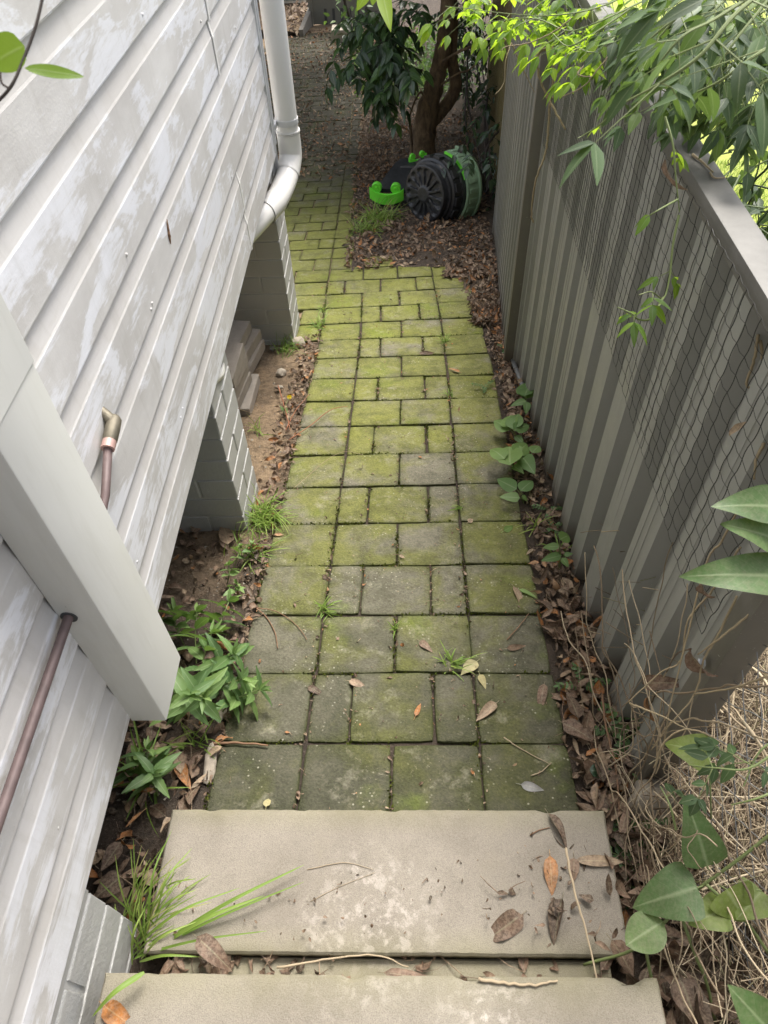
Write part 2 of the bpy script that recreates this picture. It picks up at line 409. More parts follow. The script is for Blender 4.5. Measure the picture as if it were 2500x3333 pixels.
def mat_lawn():
    m = NT('lawn_soil'); n = m.noise(m.coord(), 30, 5)
    m.base(m.mix(n, (0.16, 0.20, 0.03), (0.36, 0.40, 0.07))); m.rough(0.9); return m.m

def mat_cover():
    m = NT('cream_steel'); c = m.coord(); n1 = m.noise(c, 7, 6, 0.65)
    col = m.mix(n1, (0.575, 0.572, 0.535), (0.64, 0.637, 0.60))
    sc = m.ramp(m.noise(m.coord((30, 30, 2.2), (0.2, 0.1, 0)), 3.2, 3, 0.6), [(0.70, 0.0), (0.73, 1.0)]); col = m.mix(m.math('MULTIPLY', sc, 0.16), col, (0.8, 0.8, 0.78))
    dt = m.ramp(m.noise(c, 62, 5, 0.7), [(0.70, 0.0), (0.745, 1.0)]); col = m.mix(m.math('MULTIPLY', dt, 0.55), col, (0.16, 0.14, 0.11))
    gr = m.ramp(m.noise(m.coord((6, 6, 0.8)), 5, 5, 0.7), [(0.5, 0.0), (0.75, 1.0)]); col = m.mix(m.math('MULTIPLY', gr, 0.2), col, (0.36, 0.34, 0.28))
    m.base(col); m.rough(m.ramp(n1, [(0.3, 0.3), (0.7, 0.5)])); m.bump(m.noise(m.coord((1, 1, .4)), 6, 2), 0.06, 0.01); return m.m
MATS.update(
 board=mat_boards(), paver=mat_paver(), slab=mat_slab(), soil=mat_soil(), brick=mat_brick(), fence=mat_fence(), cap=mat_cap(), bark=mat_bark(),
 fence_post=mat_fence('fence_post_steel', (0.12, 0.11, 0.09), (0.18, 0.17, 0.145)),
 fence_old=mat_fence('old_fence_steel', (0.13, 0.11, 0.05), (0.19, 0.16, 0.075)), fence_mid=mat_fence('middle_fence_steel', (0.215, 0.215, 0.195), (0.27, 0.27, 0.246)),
 black=mat_black(), straw=mat_straw(), lawn=mat_lawn(),
 pvc=simple('white_pvc', (0.76, 0.745, 0.71), 0.32, 0.05, 6), cover=mat_cover(),
 trim=simple('corner_trim_paint', (0.60, 0.60, 0.60), 0.5, 0.06, 10), under=simple('dark_timber', (0.10, 0.085, 0.07), 0.9, 0.3, 9),
 copper=simple('tarnished_copper', (0.125, 0.088, 0.084), 0.58, 0.5, 40, 0.15), brass=simple('tarnished_brass', (0.17, 0.15, 0.11), 0.5, 0.4, 90, 0.5, 0.4),
 clip=simple('pink_copper_clip', (0.42, 0.27, 0.235), 0.5, 0.1, 30, 0.2),
 green=simple('green_plastic', (0.17, 0.74, 0.05), 0.4, 0.06, 9), pale_green=simple('dusty_green_plastic', (0.28, 0.42, 0.27), 0.5, 0.18, 22),
 stone=simple('grey_stone', (0.34, 0.30, 0.24), 0.9, 0.35, 25, 0, 0.8), paverraw=simple('bare_concrete_paver', (0.30, 0.265, 0.225), 0.9, 0.25, 30, 0, 0.8),
 mortar=simple('old_mortar', (0.36, 0.31, 0.245), 0.95, 0.5, 60, 0, 1.0),
 net=simple('black_net', (0.012, 0.012, 0.012), 0.5, 0.1), wire=simple('galvanised_wire', (0.22, 0.22, 0.215), 0.55, 0.25, 30, 0.4),
 bolt=simple('zinc_bolt', (0.42, 0.43, 0.44), 0.4, 0.2, 60, 0.7), gate=simple('gate_paint', (0.17, 0.165, 0.145), 0.6, 0.1, 7), glass=simple('window_glass', (0.25, 0.34, 0.30), 0.1, 0.2, 4),
 timber=simple('grey_timber', (0.20, 0.18, 0.155), 0.85, 0.25, 14), twig=simple('brown_twig', (0.20, 0.115, 0.065), 0.85, 0.35, 40), red_twig=simple('reddish_twig', (0.30, 0.12, 0.06), 0.8, 0.3, 40),
 tendril=simple('green_tendril', (0.16, 0.20, 0.07), 0.6, 0.3, 20), dark_stem=simple('dark_stem', (0.045, 0.035, 0.03), 0.8, 0.3, 20), vine_stem=simple('pale_vine_stem', (0.28, 0.22, 0.13), 0.8, 0.3, 30),
 petal=simple('yellow_petal', (0.85, 0.62, 0.01), 0.5, 0.1, 60), rubber=simple('seam_shadow', (0.06, 0.06, 0.06), 0.8, 0.1),  # last colour: painted shade inside the slots and around the pipe hole
 litter=leaf_mat('dead_leaves', [(0, (0.035, 0.024, 0.018)), (0.25, (0.10, 0.062, 0.042)), (0.5, (0.21, 0.125, 0.082)), (0.72, (0.33, 0.215, 0.145)), (0.9, (0.50, 0.37, 0.24)), (1, (0.50, 0.19, 0.045))], 0.62, 0.12, None, 0.22, 0.35, 0.8),
 weed=leaf_mat('weed_leaves', [(0, (0.065, 0.135, 0.045)), (0.5, (0.125, 0.225, 0.075)), (1, (0.23, 0.35, 0.10))], 0.5, 0.3, (0.30, 0.50, 0.05), 0.35),
 grass=leaf_mat('grass_blades', [(0, (0.08, 0.15, 0.03)), (0.5, (0.19, 0.31, 0.05)), (0.85, (0.34, 0.45, 0.10)), (1, (0.42, 0.36, 0.16))], 0.5, 0.35, (0.35, 0.5, 0.05), 0.15),
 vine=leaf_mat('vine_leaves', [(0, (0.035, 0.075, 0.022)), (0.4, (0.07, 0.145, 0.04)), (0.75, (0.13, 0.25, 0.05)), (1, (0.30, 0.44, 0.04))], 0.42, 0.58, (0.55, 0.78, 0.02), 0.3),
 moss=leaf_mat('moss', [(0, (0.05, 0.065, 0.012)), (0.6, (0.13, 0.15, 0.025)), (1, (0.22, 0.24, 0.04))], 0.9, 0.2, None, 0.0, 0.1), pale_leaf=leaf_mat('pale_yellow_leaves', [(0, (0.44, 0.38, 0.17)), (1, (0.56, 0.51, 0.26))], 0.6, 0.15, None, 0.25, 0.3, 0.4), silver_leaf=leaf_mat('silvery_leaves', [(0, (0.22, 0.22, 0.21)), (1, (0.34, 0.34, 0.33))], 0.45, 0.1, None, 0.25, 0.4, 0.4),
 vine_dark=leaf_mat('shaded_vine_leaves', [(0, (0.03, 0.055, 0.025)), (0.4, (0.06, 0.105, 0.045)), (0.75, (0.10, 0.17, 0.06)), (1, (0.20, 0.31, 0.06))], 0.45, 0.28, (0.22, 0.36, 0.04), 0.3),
 gloss=leaf_mat('glossy_leaves', [(0, (0.02, 0.045, 0.024)), (0.6, (0.045, 0.09, 0.045)), (1, (0.11, 0.22, 0.06))], 0.22, 0.15, (0.2, 0.35, 0.04), 0.2, 0.6),
 heart=leaf_mat('broad_vine_leaves', [(0, (0.05, 0.105, 0.04)), (0.5, (0.085, 0.165, 0.05)), (1, (0.19, 0.26, 0.04))], 0.5, 0.28, (0.28, 0.42, 0.05), 0.3, 0.4, 0.35),
)

# ================================================================== THE SETTING
TH = [R(-0.84)]*9 + [R(a) for a in (-0.5, 0.0, 0.6, 1.2, 1.7, 2.0)] + [R(1.6)]*70
OX, OY = -2.1915*W, 3.3136*W
JO = {}                                      # origin of each joint line (at column 1)
p = Vector((OX + math.cos(TH[0])*W, OY + math.sin(TH[0])*W))
JO[0] = p.copy(); JO[-1] = p - Vector((-math.sin(TH[0]), math.cos(TH[0])))*W*1.0
for k in range(1, 64):
    t_ = (TH[k-1]+TH[k])/2
    JO[k] = JO[k-1] + Vector((-math.sin(t_), math.cos(t_)))*W*0.9985
def gridpt(k, c):
    t_ = TH[max(0, min(k, len(TH)-1))]
    return JO[k] + Vector((math.cos(t_), math.sin(t_)))*W*(c-1)
def path_cells():
    cells = []
    for k in range(-1, 14):
        if k == -1 or k % 2 == 1: b = [0, 1, 2, 3, 4]
        else: b = [0, 1, 1.5, 2.5, 3, 4]
        for a, c in zip(b, b[1:]): cells.append((k, a, c))
        if k in (11, 12): cells.append((k, -0.6, 0))
        if k == 13: cells.append((k, -1, 0))
    for a, c in ((-1, 0), (0, 0.5), (0.5, 1.5), (1.5, 2.5), (2.5, 3), (3, 4)): cells.append((14, a, c))
    for a, c in ((-2, -1), (-1, 0), (0, 1), (1, 2), (2, 3), (3, 3.5)): cells.append((15, a, c))
    for k in range(16, 62):
        if k % 2: b = [-7, -6, -5, -4, -3, -2, -1, 0]
        else: b = [-6.5, -5.5, -4.5, -3.5, -2.5, -1.5, -.5, 0]
        b.append({16: 1.0, 17: 0.72, 18: .7}.get(k, .62 if k % 3 else .5))
        if k == 16: cells.append((16, 1.0, 1.9))
        for a, c in zip(b, b[1:]): cells.append((k, a, c))
    return cells
CELLS = path_cells()
def on_path(x, y, m=0.0):
    if y < 0.45 or y > 13.2: return False
    k = min(JO, key=lambda q: abs(JO[q].y - y) + (0 if JO[q].y <= y + .03 else .2))
    t_ = TH[max(0, min(k, 60))]; c = 1 + (x - JO[k].x - (y-JO[k].y)*(-math.sin(t_)))/W/math.cos(t_)
    m /= W
    if k < 14: return -m < c < 4+m
    if k == 14: return -1-m < c < 4+m
    if k == 15: return -2-m < c < 3.5+m
    return -7-m < c < 0.6+m

# ground: one sheet out to the horizon, fine where it is seen close
xs = np.concatenate([np.linspace(-90, -3, 12)[:-1], np.linspace(-3, -1.0, 22)[:-1], np.linspace(-1.0, 0.95, 92), np.linspace(0.95, 4, 22)[1:], np.linspace(4, 90, 12)[1:]])
ys = np.concatenate([np.linspace(-60, -0.9, 10)[:-1], np.linspace(-0.9, 6, 210)[:-1], np.linspace(6, 15, 90), np.linspace(15, 160, 16)[1:]])
def soil_z(x, y):
    z = gz(x, y) - 0.012 + 0.014*noise1(x*3.1, y*3.1) + 0.008*noise1(x*11, y*11, 3) + 0.004*noise1(x*31, y*31, 5)
    if on_path(x, y, 0.01): z = gz(x, y) - 0.010 + .002*noise1(x*40, y*40)
    elif y > 3.3 and x > -0.35: z += 0.012
    return z
mb = MB()
for y in ys:
    for x in xs: mb.v.append((float(x), float(y), soil_z(float(x), float(y))))
nx = len(xs)
mb.f = [(j*nx+i, j*nx+i+1, (j+1)*nx+i+1, (j+1)*nx+i) for j in range(len(ys)-1) for i in range(nx-1)]
mb.c = [(0.5, 0.5, 0.5)]*len(mb.v)
tag(mb.build('ground', MATS['soil'], None, True), kind='structure')

# the paved path
mb = MB()
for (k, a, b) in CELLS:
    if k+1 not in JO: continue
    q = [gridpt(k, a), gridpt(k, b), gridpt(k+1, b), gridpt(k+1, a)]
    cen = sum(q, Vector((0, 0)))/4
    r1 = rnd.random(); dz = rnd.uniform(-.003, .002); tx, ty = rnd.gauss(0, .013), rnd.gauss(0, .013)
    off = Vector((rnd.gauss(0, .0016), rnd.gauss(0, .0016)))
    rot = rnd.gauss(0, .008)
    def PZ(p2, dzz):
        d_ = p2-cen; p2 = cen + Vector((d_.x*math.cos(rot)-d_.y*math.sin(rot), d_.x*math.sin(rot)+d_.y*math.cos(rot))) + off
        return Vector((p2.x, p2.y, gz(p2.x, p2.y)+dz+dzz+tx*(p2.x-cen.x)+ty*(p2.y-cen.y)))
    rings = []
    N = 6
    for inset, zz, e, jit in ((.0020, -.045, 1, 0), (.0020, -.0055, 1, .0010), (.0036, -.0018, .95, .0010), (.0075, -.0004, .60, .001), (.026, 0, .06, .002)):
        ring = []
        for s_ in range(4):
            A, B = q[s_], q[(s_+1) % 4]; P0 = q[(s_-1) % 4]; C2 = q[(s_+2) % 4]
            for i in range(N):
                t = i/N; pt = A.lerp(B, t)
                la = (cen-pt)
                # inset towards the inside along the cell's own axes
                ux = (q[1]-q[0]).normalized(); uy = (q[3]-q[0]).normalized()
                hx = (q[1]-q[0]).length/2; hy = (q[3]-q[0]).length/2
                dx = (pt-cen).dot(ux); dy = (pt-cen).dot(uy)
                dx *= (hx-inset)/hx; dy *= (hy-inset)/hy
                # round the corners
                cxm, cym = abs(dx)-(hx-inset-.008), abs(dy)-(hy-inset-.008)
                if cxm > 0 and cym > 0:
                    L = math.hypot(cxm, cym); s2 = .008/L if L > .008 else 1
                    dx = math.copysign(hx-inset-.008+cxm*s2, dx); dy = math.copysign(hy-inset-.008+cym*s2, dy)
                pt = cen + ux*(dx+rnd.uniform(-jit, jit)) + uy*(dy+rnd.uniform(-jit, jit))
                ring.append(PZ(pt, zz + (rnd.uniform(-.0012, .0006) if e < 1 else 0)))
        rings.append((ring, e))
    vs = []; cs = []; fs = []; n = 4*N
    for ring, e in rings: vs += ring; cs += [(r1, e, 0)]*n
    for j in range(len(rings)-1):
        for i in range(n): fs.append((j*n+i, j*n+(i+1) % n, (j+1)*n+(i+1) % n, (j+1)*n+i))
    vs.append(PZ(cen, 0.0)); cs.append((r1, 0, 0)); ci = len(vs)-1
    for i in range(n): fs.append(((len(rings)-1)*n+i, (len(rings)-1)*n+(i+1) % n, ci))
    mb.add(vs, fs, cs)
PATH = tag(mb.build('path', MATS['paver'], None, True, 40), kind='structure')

# ------------------------------------------------------------------ concrete steps
def slab(name, label, x0, x1, y0, y1, zt, th, seed):
    root = thing(name, label, 'step', ((x0+x1)/2, (y0+y1)/2, zt-th), 'concrete slab steps')
    m = MB(); NX, NY = 90, 30
    def pt(i, j, dz, ins):
        x = x0 + (x1-x0)*i/NX; y = y0 + (y1-y0)*j/NY
        ex = .0012*noise1(y*22, seed, 1) + .0010*noise1(y*90, seed, 7); ey = .0008*noise1(x*9, seed, 4)+.0012*noise1(x*70, seed, 9)
        if j == NY:
            nn = noise1(x*16, seed+3, 2)
            if nn > .22: ey -= (nn-.22)*(.020+.012*noise1(x*60, 3))
        fx = -1 if i == 0 else (1 if i == NX else 0); fy = -1 if j == 0 else (1 if j == NY else 0)
        return Vector((x + (ex if fx else 0) - fx*ins, y + (ey if fy else 0) - fy*ins, zt + dz + .0006*noise1(x*30, y*30, seed)))
    vs = []; cs = []; fs = []
    for j in range(NY+1):
        for i in range(NX+1):
            edge = i in (0, NX) or j in (0, NY)
            vs.append(pt(i, j, -.001 if edge else 0, .004 if edge else 0)); dd = min(j, NY-j)/6
            cs.append((0.5, max(0, 1-dd)*.8, 0))
    for j in range(NY):
        for i in range(NX): a = j*(NX+1)+i; fs.append((a, a+1, a+NX+2, a+NX+1))
    rim = [(i, 0) for i in range(NX)] + [(NX, j) for j in range(NY)] + [(i, NY) for i in range(NX, 0, -1)] + [(0, j) for j in range(NY, 0, -1)]
    top = [j*(NX+1)+i for i, j in rim]; nr = len(rim); base = len(vs)
    for lev in ((-.006, 0), (-th, .003)):
        for i, j in rim: vs.append(pt(i, j, lev[0], lev[1])); cs.append((.5, .9, 0))
    for q in range(nr):
        q2 = (q+1) % nr
        fs.append((top[q], base+q, base+q2, top[q2])); fs.append((base+q, base+nr+q, base+nr+q2, base+q2))
    m.add(vs, fs, cs); m.build('tread', MATS['slab'], root, True, 35)
    return root
s1 = slab('concrete_step', 'sandy concrete slab step with whitish stains, lowest step beside the mossy paving', -.486, .392, .222, .475, 1.5-1.48, .055, 1.0)
m = MB()
for i in range(4):
    m.bbox((-.46+i*.215, .25, gz(0, .3)-.08), (-.46+i*.215+.2, .445, 1.5-1.5355), .006, c=(.2, .6, 0))
m.build('brick_riser', MATS['slab'], s1)
s2 = slab('concrete_step', 'sandy concrete slab step cut off by the bottom edge, upper of the two steps', -.492, .388, -.16, .172, 1.5-1.33, .055, 5.0)
m = MB()
for i in range(4): m.bbox((-.47+i*.215, .02, -.15), (-.47+i*.215+.21, .150, 1.5-1.3855), .006, c=(.2, 1, 0))
m.bbox((-.44, .152, -.12), (.36, .2215, 1.5-1.508), .01, c=(.2, 1, 0), jit=.003)
m.build('brick_riser', MATS['slab'], s2)

# ------------------------------------------------------------------ the house
HX = -0.515
house = thing('weatherboard_house', 'pale weatherboard house wall with patchy touched-up paint on grey brick piers', 'house', (HX-1, 1.0, 0))
Y0, Y1 = -1.3, 2.972
BZ = [0.275+0.1325*k for k in range(18)]
m = MB()
ysb = list(np.linspace(Y0, Y1, 62))
for k, z0 in enumerate(BZ):
    jx = rnd.uniform(-.0012, .0012); jt = rnd.random(); last = 0.1325
    prof = [(-.010, 0.0, 1), (0.0, 0.0, 1), (.0008, .003, 1), (0.0, .0885, 1), (-.0006, .0905, .4), (-.0014, .0930, 0), (-.0080, .1310, 0), (-.0085, last+.004, 0)]
    vs = []; cs = []; fs = []; n = len(prof)
    for y in ysb:
        wv = .0011*noise1(y*1.7, z0*9) ; wz = .0014*noise1(y*0.9, z0*7, 4) + .0006*noise1(y*14, z0*3, 8)
        for i, (x, z, fl) in enumerate(prof):
            vs.append((HX + x + jx + wv, y, z0 + z + (wz if i < 3 else wz*.5))); cs.append((jt, fl, 0))
    for a in range(len(ysb)-1):
        for i in range(n-1): fs.append((a*n+i, (a+1)*n+i, (a+1)*n+i+1, a*n+i+1))
    m.add(vs, fs, cs)
for _ in range(70):                           # nail heads
    z0 = rnd.choice(BZ); y = rnd.choice([0.33, .78, 1.23, 1.68, 2.13, 2.58, -.1]) + rnd.uniform(-.03, .03)
    c_ = Vector((HX+.0005, y, z0 + rnd.uniform(.016, .024)))
    m.lathe([(0.0001, .0022), (.0022, .0018), (.0034, .0005), (.0036, -.001)], 8, Matrix.Translation(c_) @ Matrix.Rotation(R(90), 4, 'Y'), (.5, 1, 0))
m.build('cladding', MATS['board'], house)
for kk in ((4, 5, 6), (0, 1)):                # aluminium joint covers
    for k in kk:
        z0 = BZ[k]; m = MB(); yc = 2.235 + rnd.uniform(-.002, .002); hw = .007
        pr = [(.0026, -.004), (.0028, .0885), (.0014, .0935), (-.0048, .127)]
        vs = []; fs = []
        for x, z in pr:
            for y in (yc-hw-.001, yc-hw, yc+hw, yc+hw+.001): vs.append((HX + x - (.0022 if y in (yc-hw-.001, yc+hw+.001) else 0), y, z0+z))
        for a in range(3):
            for b in range(3): fs.append((a*4+b, a*4+b+1, a*4+b+5, a*4+b+4))
        fs.append((0, 1, 2, 3)); m.add(vs, fs); m.build('joint_cover', MATS['pvc'], house)
m = MB(); m.bbox((HX-.05, Y1+.001, .31), (HX+.007, Y1+.030, 2.66), .003); m.bbox((HX-.02, Y1-.022, .29), (HX+.0045, Y1-.0005, 2.66), .002)
m.build('corner_trim', MATS['trim'], house)
m = MB(); m.box((-4, Y0, .335), (HX-.0125, Y1-.03, 2.6)); m.build('wall_core', MATS['under'], house)
m = MB(); m.box((-4, Y1-.025, .30), (HX-.052, Y1+.02, 2.6)); m.build('end_wall', MATS['trim'], house)
m = MB()
for y in (0.1, 1.6, 2.85): m.bbox((-3.9, y, .19), (HX-.06, y+.1, .33), .004)
m.build('floor_beams', MATS['under'], house)
m = MB(); a = pX(543, 715, HX+.002); b = pX(556, 795, HX+.002)       # the brown scrape on the boards
pts = [a.lerp(b, i/9) for i in range(10)]
m.tube([q + Vector((0, rnd.uniform(-.003, .003), 0)) for q in pts], [.0008+.0028*math.sin(math.pi*i/9)*rnd.uniform(.6, 1) for i in range(10)], 5); m.build('brown_scrape', MATS['twig'], house)
m = MB()                                       # torn flashing behind the corner
for i, (yy, zz) in enumerate(((3.02, .27), (3.035, .24), (3.0, .20))):
    m.bbox((HX-.05, yy-.006, zz-.14), (HX-.006-.008*i, yy+.004, zz+.04), .002, jit=.006)
m.build('torn_flashing', MATS['trim'], house)
m = MB()                                       # pale rolled strip above the middle pier
pts = [Vector((HX-.012, 1.50+i*.03, .262-.006*i+.012*math.sin(i))) for i in range(7)]
m.tube([q+Vector((-.012, 0, -.004)) for q in pts], [.010, .016, .018, .018, .018, .016, .010], 10); m.build('rolled_flashing', MATS['pvc'], house, True)

def pier(x0, x1, y0, y1, zb, zt, zj, chips):
    """painted brick pier: courses of real bricks in recessed mortar"""
    m = MB(); P = .0862
    m.box((x0+.004, y0+.004, zb), (x1-.004, y1-.004, zt), c=(0, .55, 0))
    k0 = math.floor((zb-zj)/P)-1
    k = k0
    while zj + k*P < zt:
        z = zj + k*P; j = .0045
        a, b = z + j, min(z+P-j, zt)
        if b > zb and b-a > .01:
            def B(xa, ya, xb, yb): m.bbox((xa, ya, a), (xb, yb, b), .0035, c=(rnd.random() if chips else 0, 0, 0), jit=.0011)
            g = .0035
            if k % 2:
                xm = x1-.235
                B(xm+g, y0, x1, y0+.11); B(x0, y0, xm-g, y0+.11); B(x0, y0+.12, x1-.12, y1); B(x1-.11, y0+.12, x1, y1)
            else:
                xm = x1-.115
                B(xm+g, y0, x1, y1); B(xm-.235, y0, xm-g, y0+.11); B(x0, y0, xm-.242, y1); B(xm-.235, y0+.12, xm-g, y1)
        k += 1
    return m.build('brick_pier', MATS['brick'], house)
pier(-.92, -.531, 1.483, 1.720, -.52, .30, .0144, True)
pier(-.92, -.545, 2.925, 3.165, -.80, .30, .0144, True)
pier(-.92, -.529, .035, .278, -.20, .27, .0144+.03, True)

# cream box cover down the wall
cover = thing('downpipe_cover', 'cream folded-steel box cover running upright down the weatherboards', 'pipe cover', (HX+.03, .62, .26))
cx1, cy0, cy1, cz = -.449, .556, .690, .262
m = MB(); e = .0035
prof = [(HX+.001, cy0), (cx1-e, cy0), (cx1-e*.3, cy0+e*.3), (cx1, cy0+e), (cx1, cy1-e), (cx1-e*.3, cy1-e*.3), (cx1-e, cy1), (HX+.001, cy1)]
vs = []; fs = []; n = len(prof); zs = [cz, cz+.004] + [cz+.25*i for i in range(1, 8)]
for z in zs:
    for (x, y) in prof:
        dz = 0
        vs.append((x + .0006*noise1(y*20, z*6), y + .0008*noise1(z*5, x*30), z))
for a in range(len(zs)-1):
    for i in range(n-1): fs.append((a*n+i, a*n+i+1, (a+1)*n+i+1, (a+1)*n+i))
m.add(vs, fs); cb = m.build('cover_shell', MATS['cover'], cover, True, 30)
m = MB(); m.box((HX+.006, cy0+.006, cz+.004), (cx1-.004, cy1-.004, cz+.01)); m.build('end_cap', MATS['cover'], cover)
m = MB(); zs_ = pX(60, 1265, cx1).z
m.bbox((HX+.001, cy0-.0012, zs_), (cx1+.0012, cy1+.0012, zs_+1.2), .001); m.build('upper_sleeve', MATS['cover'], cover)
m = MB(); a = pY(213, 2008, cy0)
m.lathe([(.0125, .0), (.0125, .0018)], 20, Matrix.Translation((HX+.016, cy0+.0003, a.z)) @ Matrix.Rotation(R(90), 4, 'X')); m.lathe([(.0001, .0018), (.0125, .0018)], 20, Matrix.Translation((HX+.016, cy0+.0003, a.z)) @ Matrix.Rotation(R(90), 4, 'X'))
m.build('pipe_cutout', MATS['rubber'], cover)

# copper pipe behind it
cp = thing('copper_pipe', 'thin tarnished copper water pipe along the weatherboards', 'pipe', (HX+.016, .5, .64))
m = MB(); xx = HX+.016; PZc = a.z
top = pX(352, 1455, xx)
m.tube([(xx, -.9, PZc-.012), (xx, .0, PZc-.006), (xx, .5, PZc), (xx, .72, PZc+.004), (xx, .78, PZc+.02), top], .0074, 12); m.build('pipe', MATS['copper'], cp, True)
el = pX(372, 1372, xx); d = (el-top).normalized()
m = MB(); m.tube([top - d*.004, top+d*.012], .0118, 12); m.build('pipe_clip', MATS['clip'], cp, True, 40)
m = MB(); m.tube([top+d*.010, top+d*.014, el-d*.012, el+d*.004, el+d*.012], [.0098, .0125, .0125, .0118, .006], 14)
m.tube([el-d*.003, el + Vector((-.012, .006, .008)), el + Vector((-.022, .012, .016))], [.0105, .0098, .0085], 12); m.build('elbow_fitting', MATS['brass'], cp, True, 40)

# downpipe at the corner
dp = thing('downpipe', 'round white plastic downpipe bending under the house corner', 'downpipe', (-.469, 3.075, .2))
PX, PY, PR = -.469, 3.075, .0445
zb = pY(945, 520, PY).z
m = MB(); m.tube([(PX, PY, 2.6), (PX, PY, 1.4), (PX, PY, zb+.035)], PR, 40); m.build('pipe', MATS['pvc'], dp, True, 40)
pa = [Vector(v) for v in ((PX, PY, .32), (PX, PY, .262), (-.471, 3.062, .222), (-.482, 3.005, .182), (-.494, 2.93, .166), (-.513, 2.82, .160), (-.548, 2.72, .158), (-.60, 2.58, .155), (-.70, 2.32, .15))]
zb = .262
def arc_part(a_, b_, r_, nm):
    m = MB(); c_ = smooth_curve(pa, 8)[a_*8:b_*8+1]; m.tube(c_, r_, 40, cap=False); m.build(nm, MATS['pvc'], dp, True, 40)
arc_part(0, 3, PR+.0032, 'bend'); arc_part(3, 5, PR+.0012, 'pipe'); arc_part(5, 6, PR+.0034, 'bend'); arc_part(6, 8, PR, 'pipe')
m = MB()
for zz in (zb+.062, zb+.068): m.lathe([(PR+.001, zz-.0015), (PR+.005, zz-.001), (PR+.005, zz+.0015), (PR+.001, zz+.002)], 40, Matrix.Translation((PX, PY, 0)))
m.build('socket_ring', MATS['pvc'], dp, True, 30)
m = MB(); zz = zb+.105
m.lathe([(PR+.0005, zz-.011), (PR+.0028, zz-.011), (PR+.0034, zz-.008), (PR+.0026, zz), (PR+.0034, zz+.008), (PR+.0028, zz+.011), (PR+.0005, zz+.011)], 40, Matrix.Translation((PX, PY, 0)))
m.bbox((PX-.062, PY-.075, zz-.011), (PX-.036, PY-.018, zz+.011), .002); m.build('strap', MATS['trim'], dp, True, 30)

# ------------------------------------------------------------------ fence bays
def fence_bay(label, A, B, top, mat, depth=.040, period=.168, phase=0.0, side=-1, capw=.052, capmat=None, post=True, bury=.04, name='metal_fence'):
    A = Vector(A); B = Vector(B); L = (B-A).length; u = (B-A)/L; nrm = Vector((-u.y, u.x))      # nrm points to the corridor for u along +Y
    root = thing(name, label, 'fence', (A.x, A.y, gz(A.x, A.y)), None)
    m = MB(); prof = []
    s = -phase
    while s < L+period:
        for ds, dd in ((0, 0), (.47*period, 0), (.54*period, 1), (.89*period, 1), (.96*period, 0)):
            prof.append((s+ds, dd))
        s += period
    prof = [(max(0, min(L, a)), d) for a, d in prof]
    vs = []; fs = []; cols = 7
    for s_, d_ in prof:
        q = A + u*s_ - nrm*(depth*d_)
        zbt = gz(q.x, q.y) - bury
        for j in range(cols):
            z = zbt + (top-zbt)*j/(cols-1)
            wv = .0035*noise1(s_*1.3, z*1.6, A.x*3)
            vs.append((q.x+nrm.x*wv, q.y+nrm.y*wv, z))
    for a in range(len(prof)-1):
        if prof[a+1][0]-prof[a][0] < 1e-6: continue
        for j in range(cols-1): fs.append((a*cols+j, (a+1)*cols+j, (a+1)*cols+j+1, a*cols+j+1))
    m.add(vs, fs); m.build('corrugated_sheet', mat, root, True, 25)
    # small pressed lines of the sheet
    m = MB(); s = -phase
    while s < L:
        for ds in (.16*period, .31*period):
            if 0 < s+ds < L:
                q = A + u*(s+ds) + nrm*.0006
                zbt = gz(q.x, q.y)
                m.tube([(q.x, q.y, zbt), (q.x, q.y, top-.02)], .0008, 4)
        s += period
    m.build('pressed_line', mat, root)
    cm = capmat or MATS['cap']
    M = Matrix.Translation((A.x, A.y, 0)) @ Matrix(((u.x, nrm.x, 0, 0), (u.y, nrm.y, 0, 0), (0, 0, 1, 0), (0, 0, 0, 1)))
    m = MB(); m.bbox((0, -capw+.014, top-.012), (L, .014, top+.022), .004, M); m.build('cap_rail', cm, root, True, 30)
    zl = gz(A.x, A.y)-.1
    if post: m = MB(); m.bbox((-.045, -.05, zl), (.0, .006, top+.015), .004, M); m.build('post', MATS['fence_post'], root, True, 30)
    m = MB(); m.bbox((L+.001, -.05, gz(B.x, B.y)-.1), (L+.026, .012, top-.01), .004, M); m.build('post', mat, root, True, 30)
    return root, M, L
TOPN = 1.5-.572
fn, FM, FL = fence_bay('olive-grey corrugated steel fence bay with wide cap rail, draped with black netting', (.503, .60), (.503, 2.60), TOPN, MATS['fence'], phase=.03)
for (x, y) in ((2310, 2235), (2480, 1990)):
    m = MB()
    q = pX(x, y, .486); q.y = .58
    Mq = Matrix.Translation((.4875, .578, q.z)) @ Matrix.Rotation(R(-90), 4, 'Y')
    m.lathe([(.0001, .009), (.005, .009), (.0065, .007), (.0065, .0025), (.0115, .002), (.0115, 0)], 12, Mq)
    m.build('bolt', MATS['bolt'], fn, True, 30)
fence_bay('olive-grey corrugated fence bay behind the netted one, beside the compost drum', (.462, 2.665), (.608, 4.50), 1.5-.62, MATS['fence_mid'], depth=.03, period=.132, phase=.05, post=True)
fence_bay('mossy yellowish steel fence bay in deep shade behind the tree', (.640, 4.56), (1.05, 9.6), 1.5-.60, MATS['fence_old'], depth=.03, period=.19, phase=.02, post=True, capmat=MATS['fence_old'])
m = MB(); a = gp(1655, 1170); b = gp(1700, 1290)
m.tube([(a.x+.01, a.y, a.z+.02), (b.x+.012, b.y, b.z+.012)], .011, 8)
tag(m.build('metal_rail', MATS['wire'], None, True), 'short grey metal rail lying in the litter at the fence joint', 'rail')

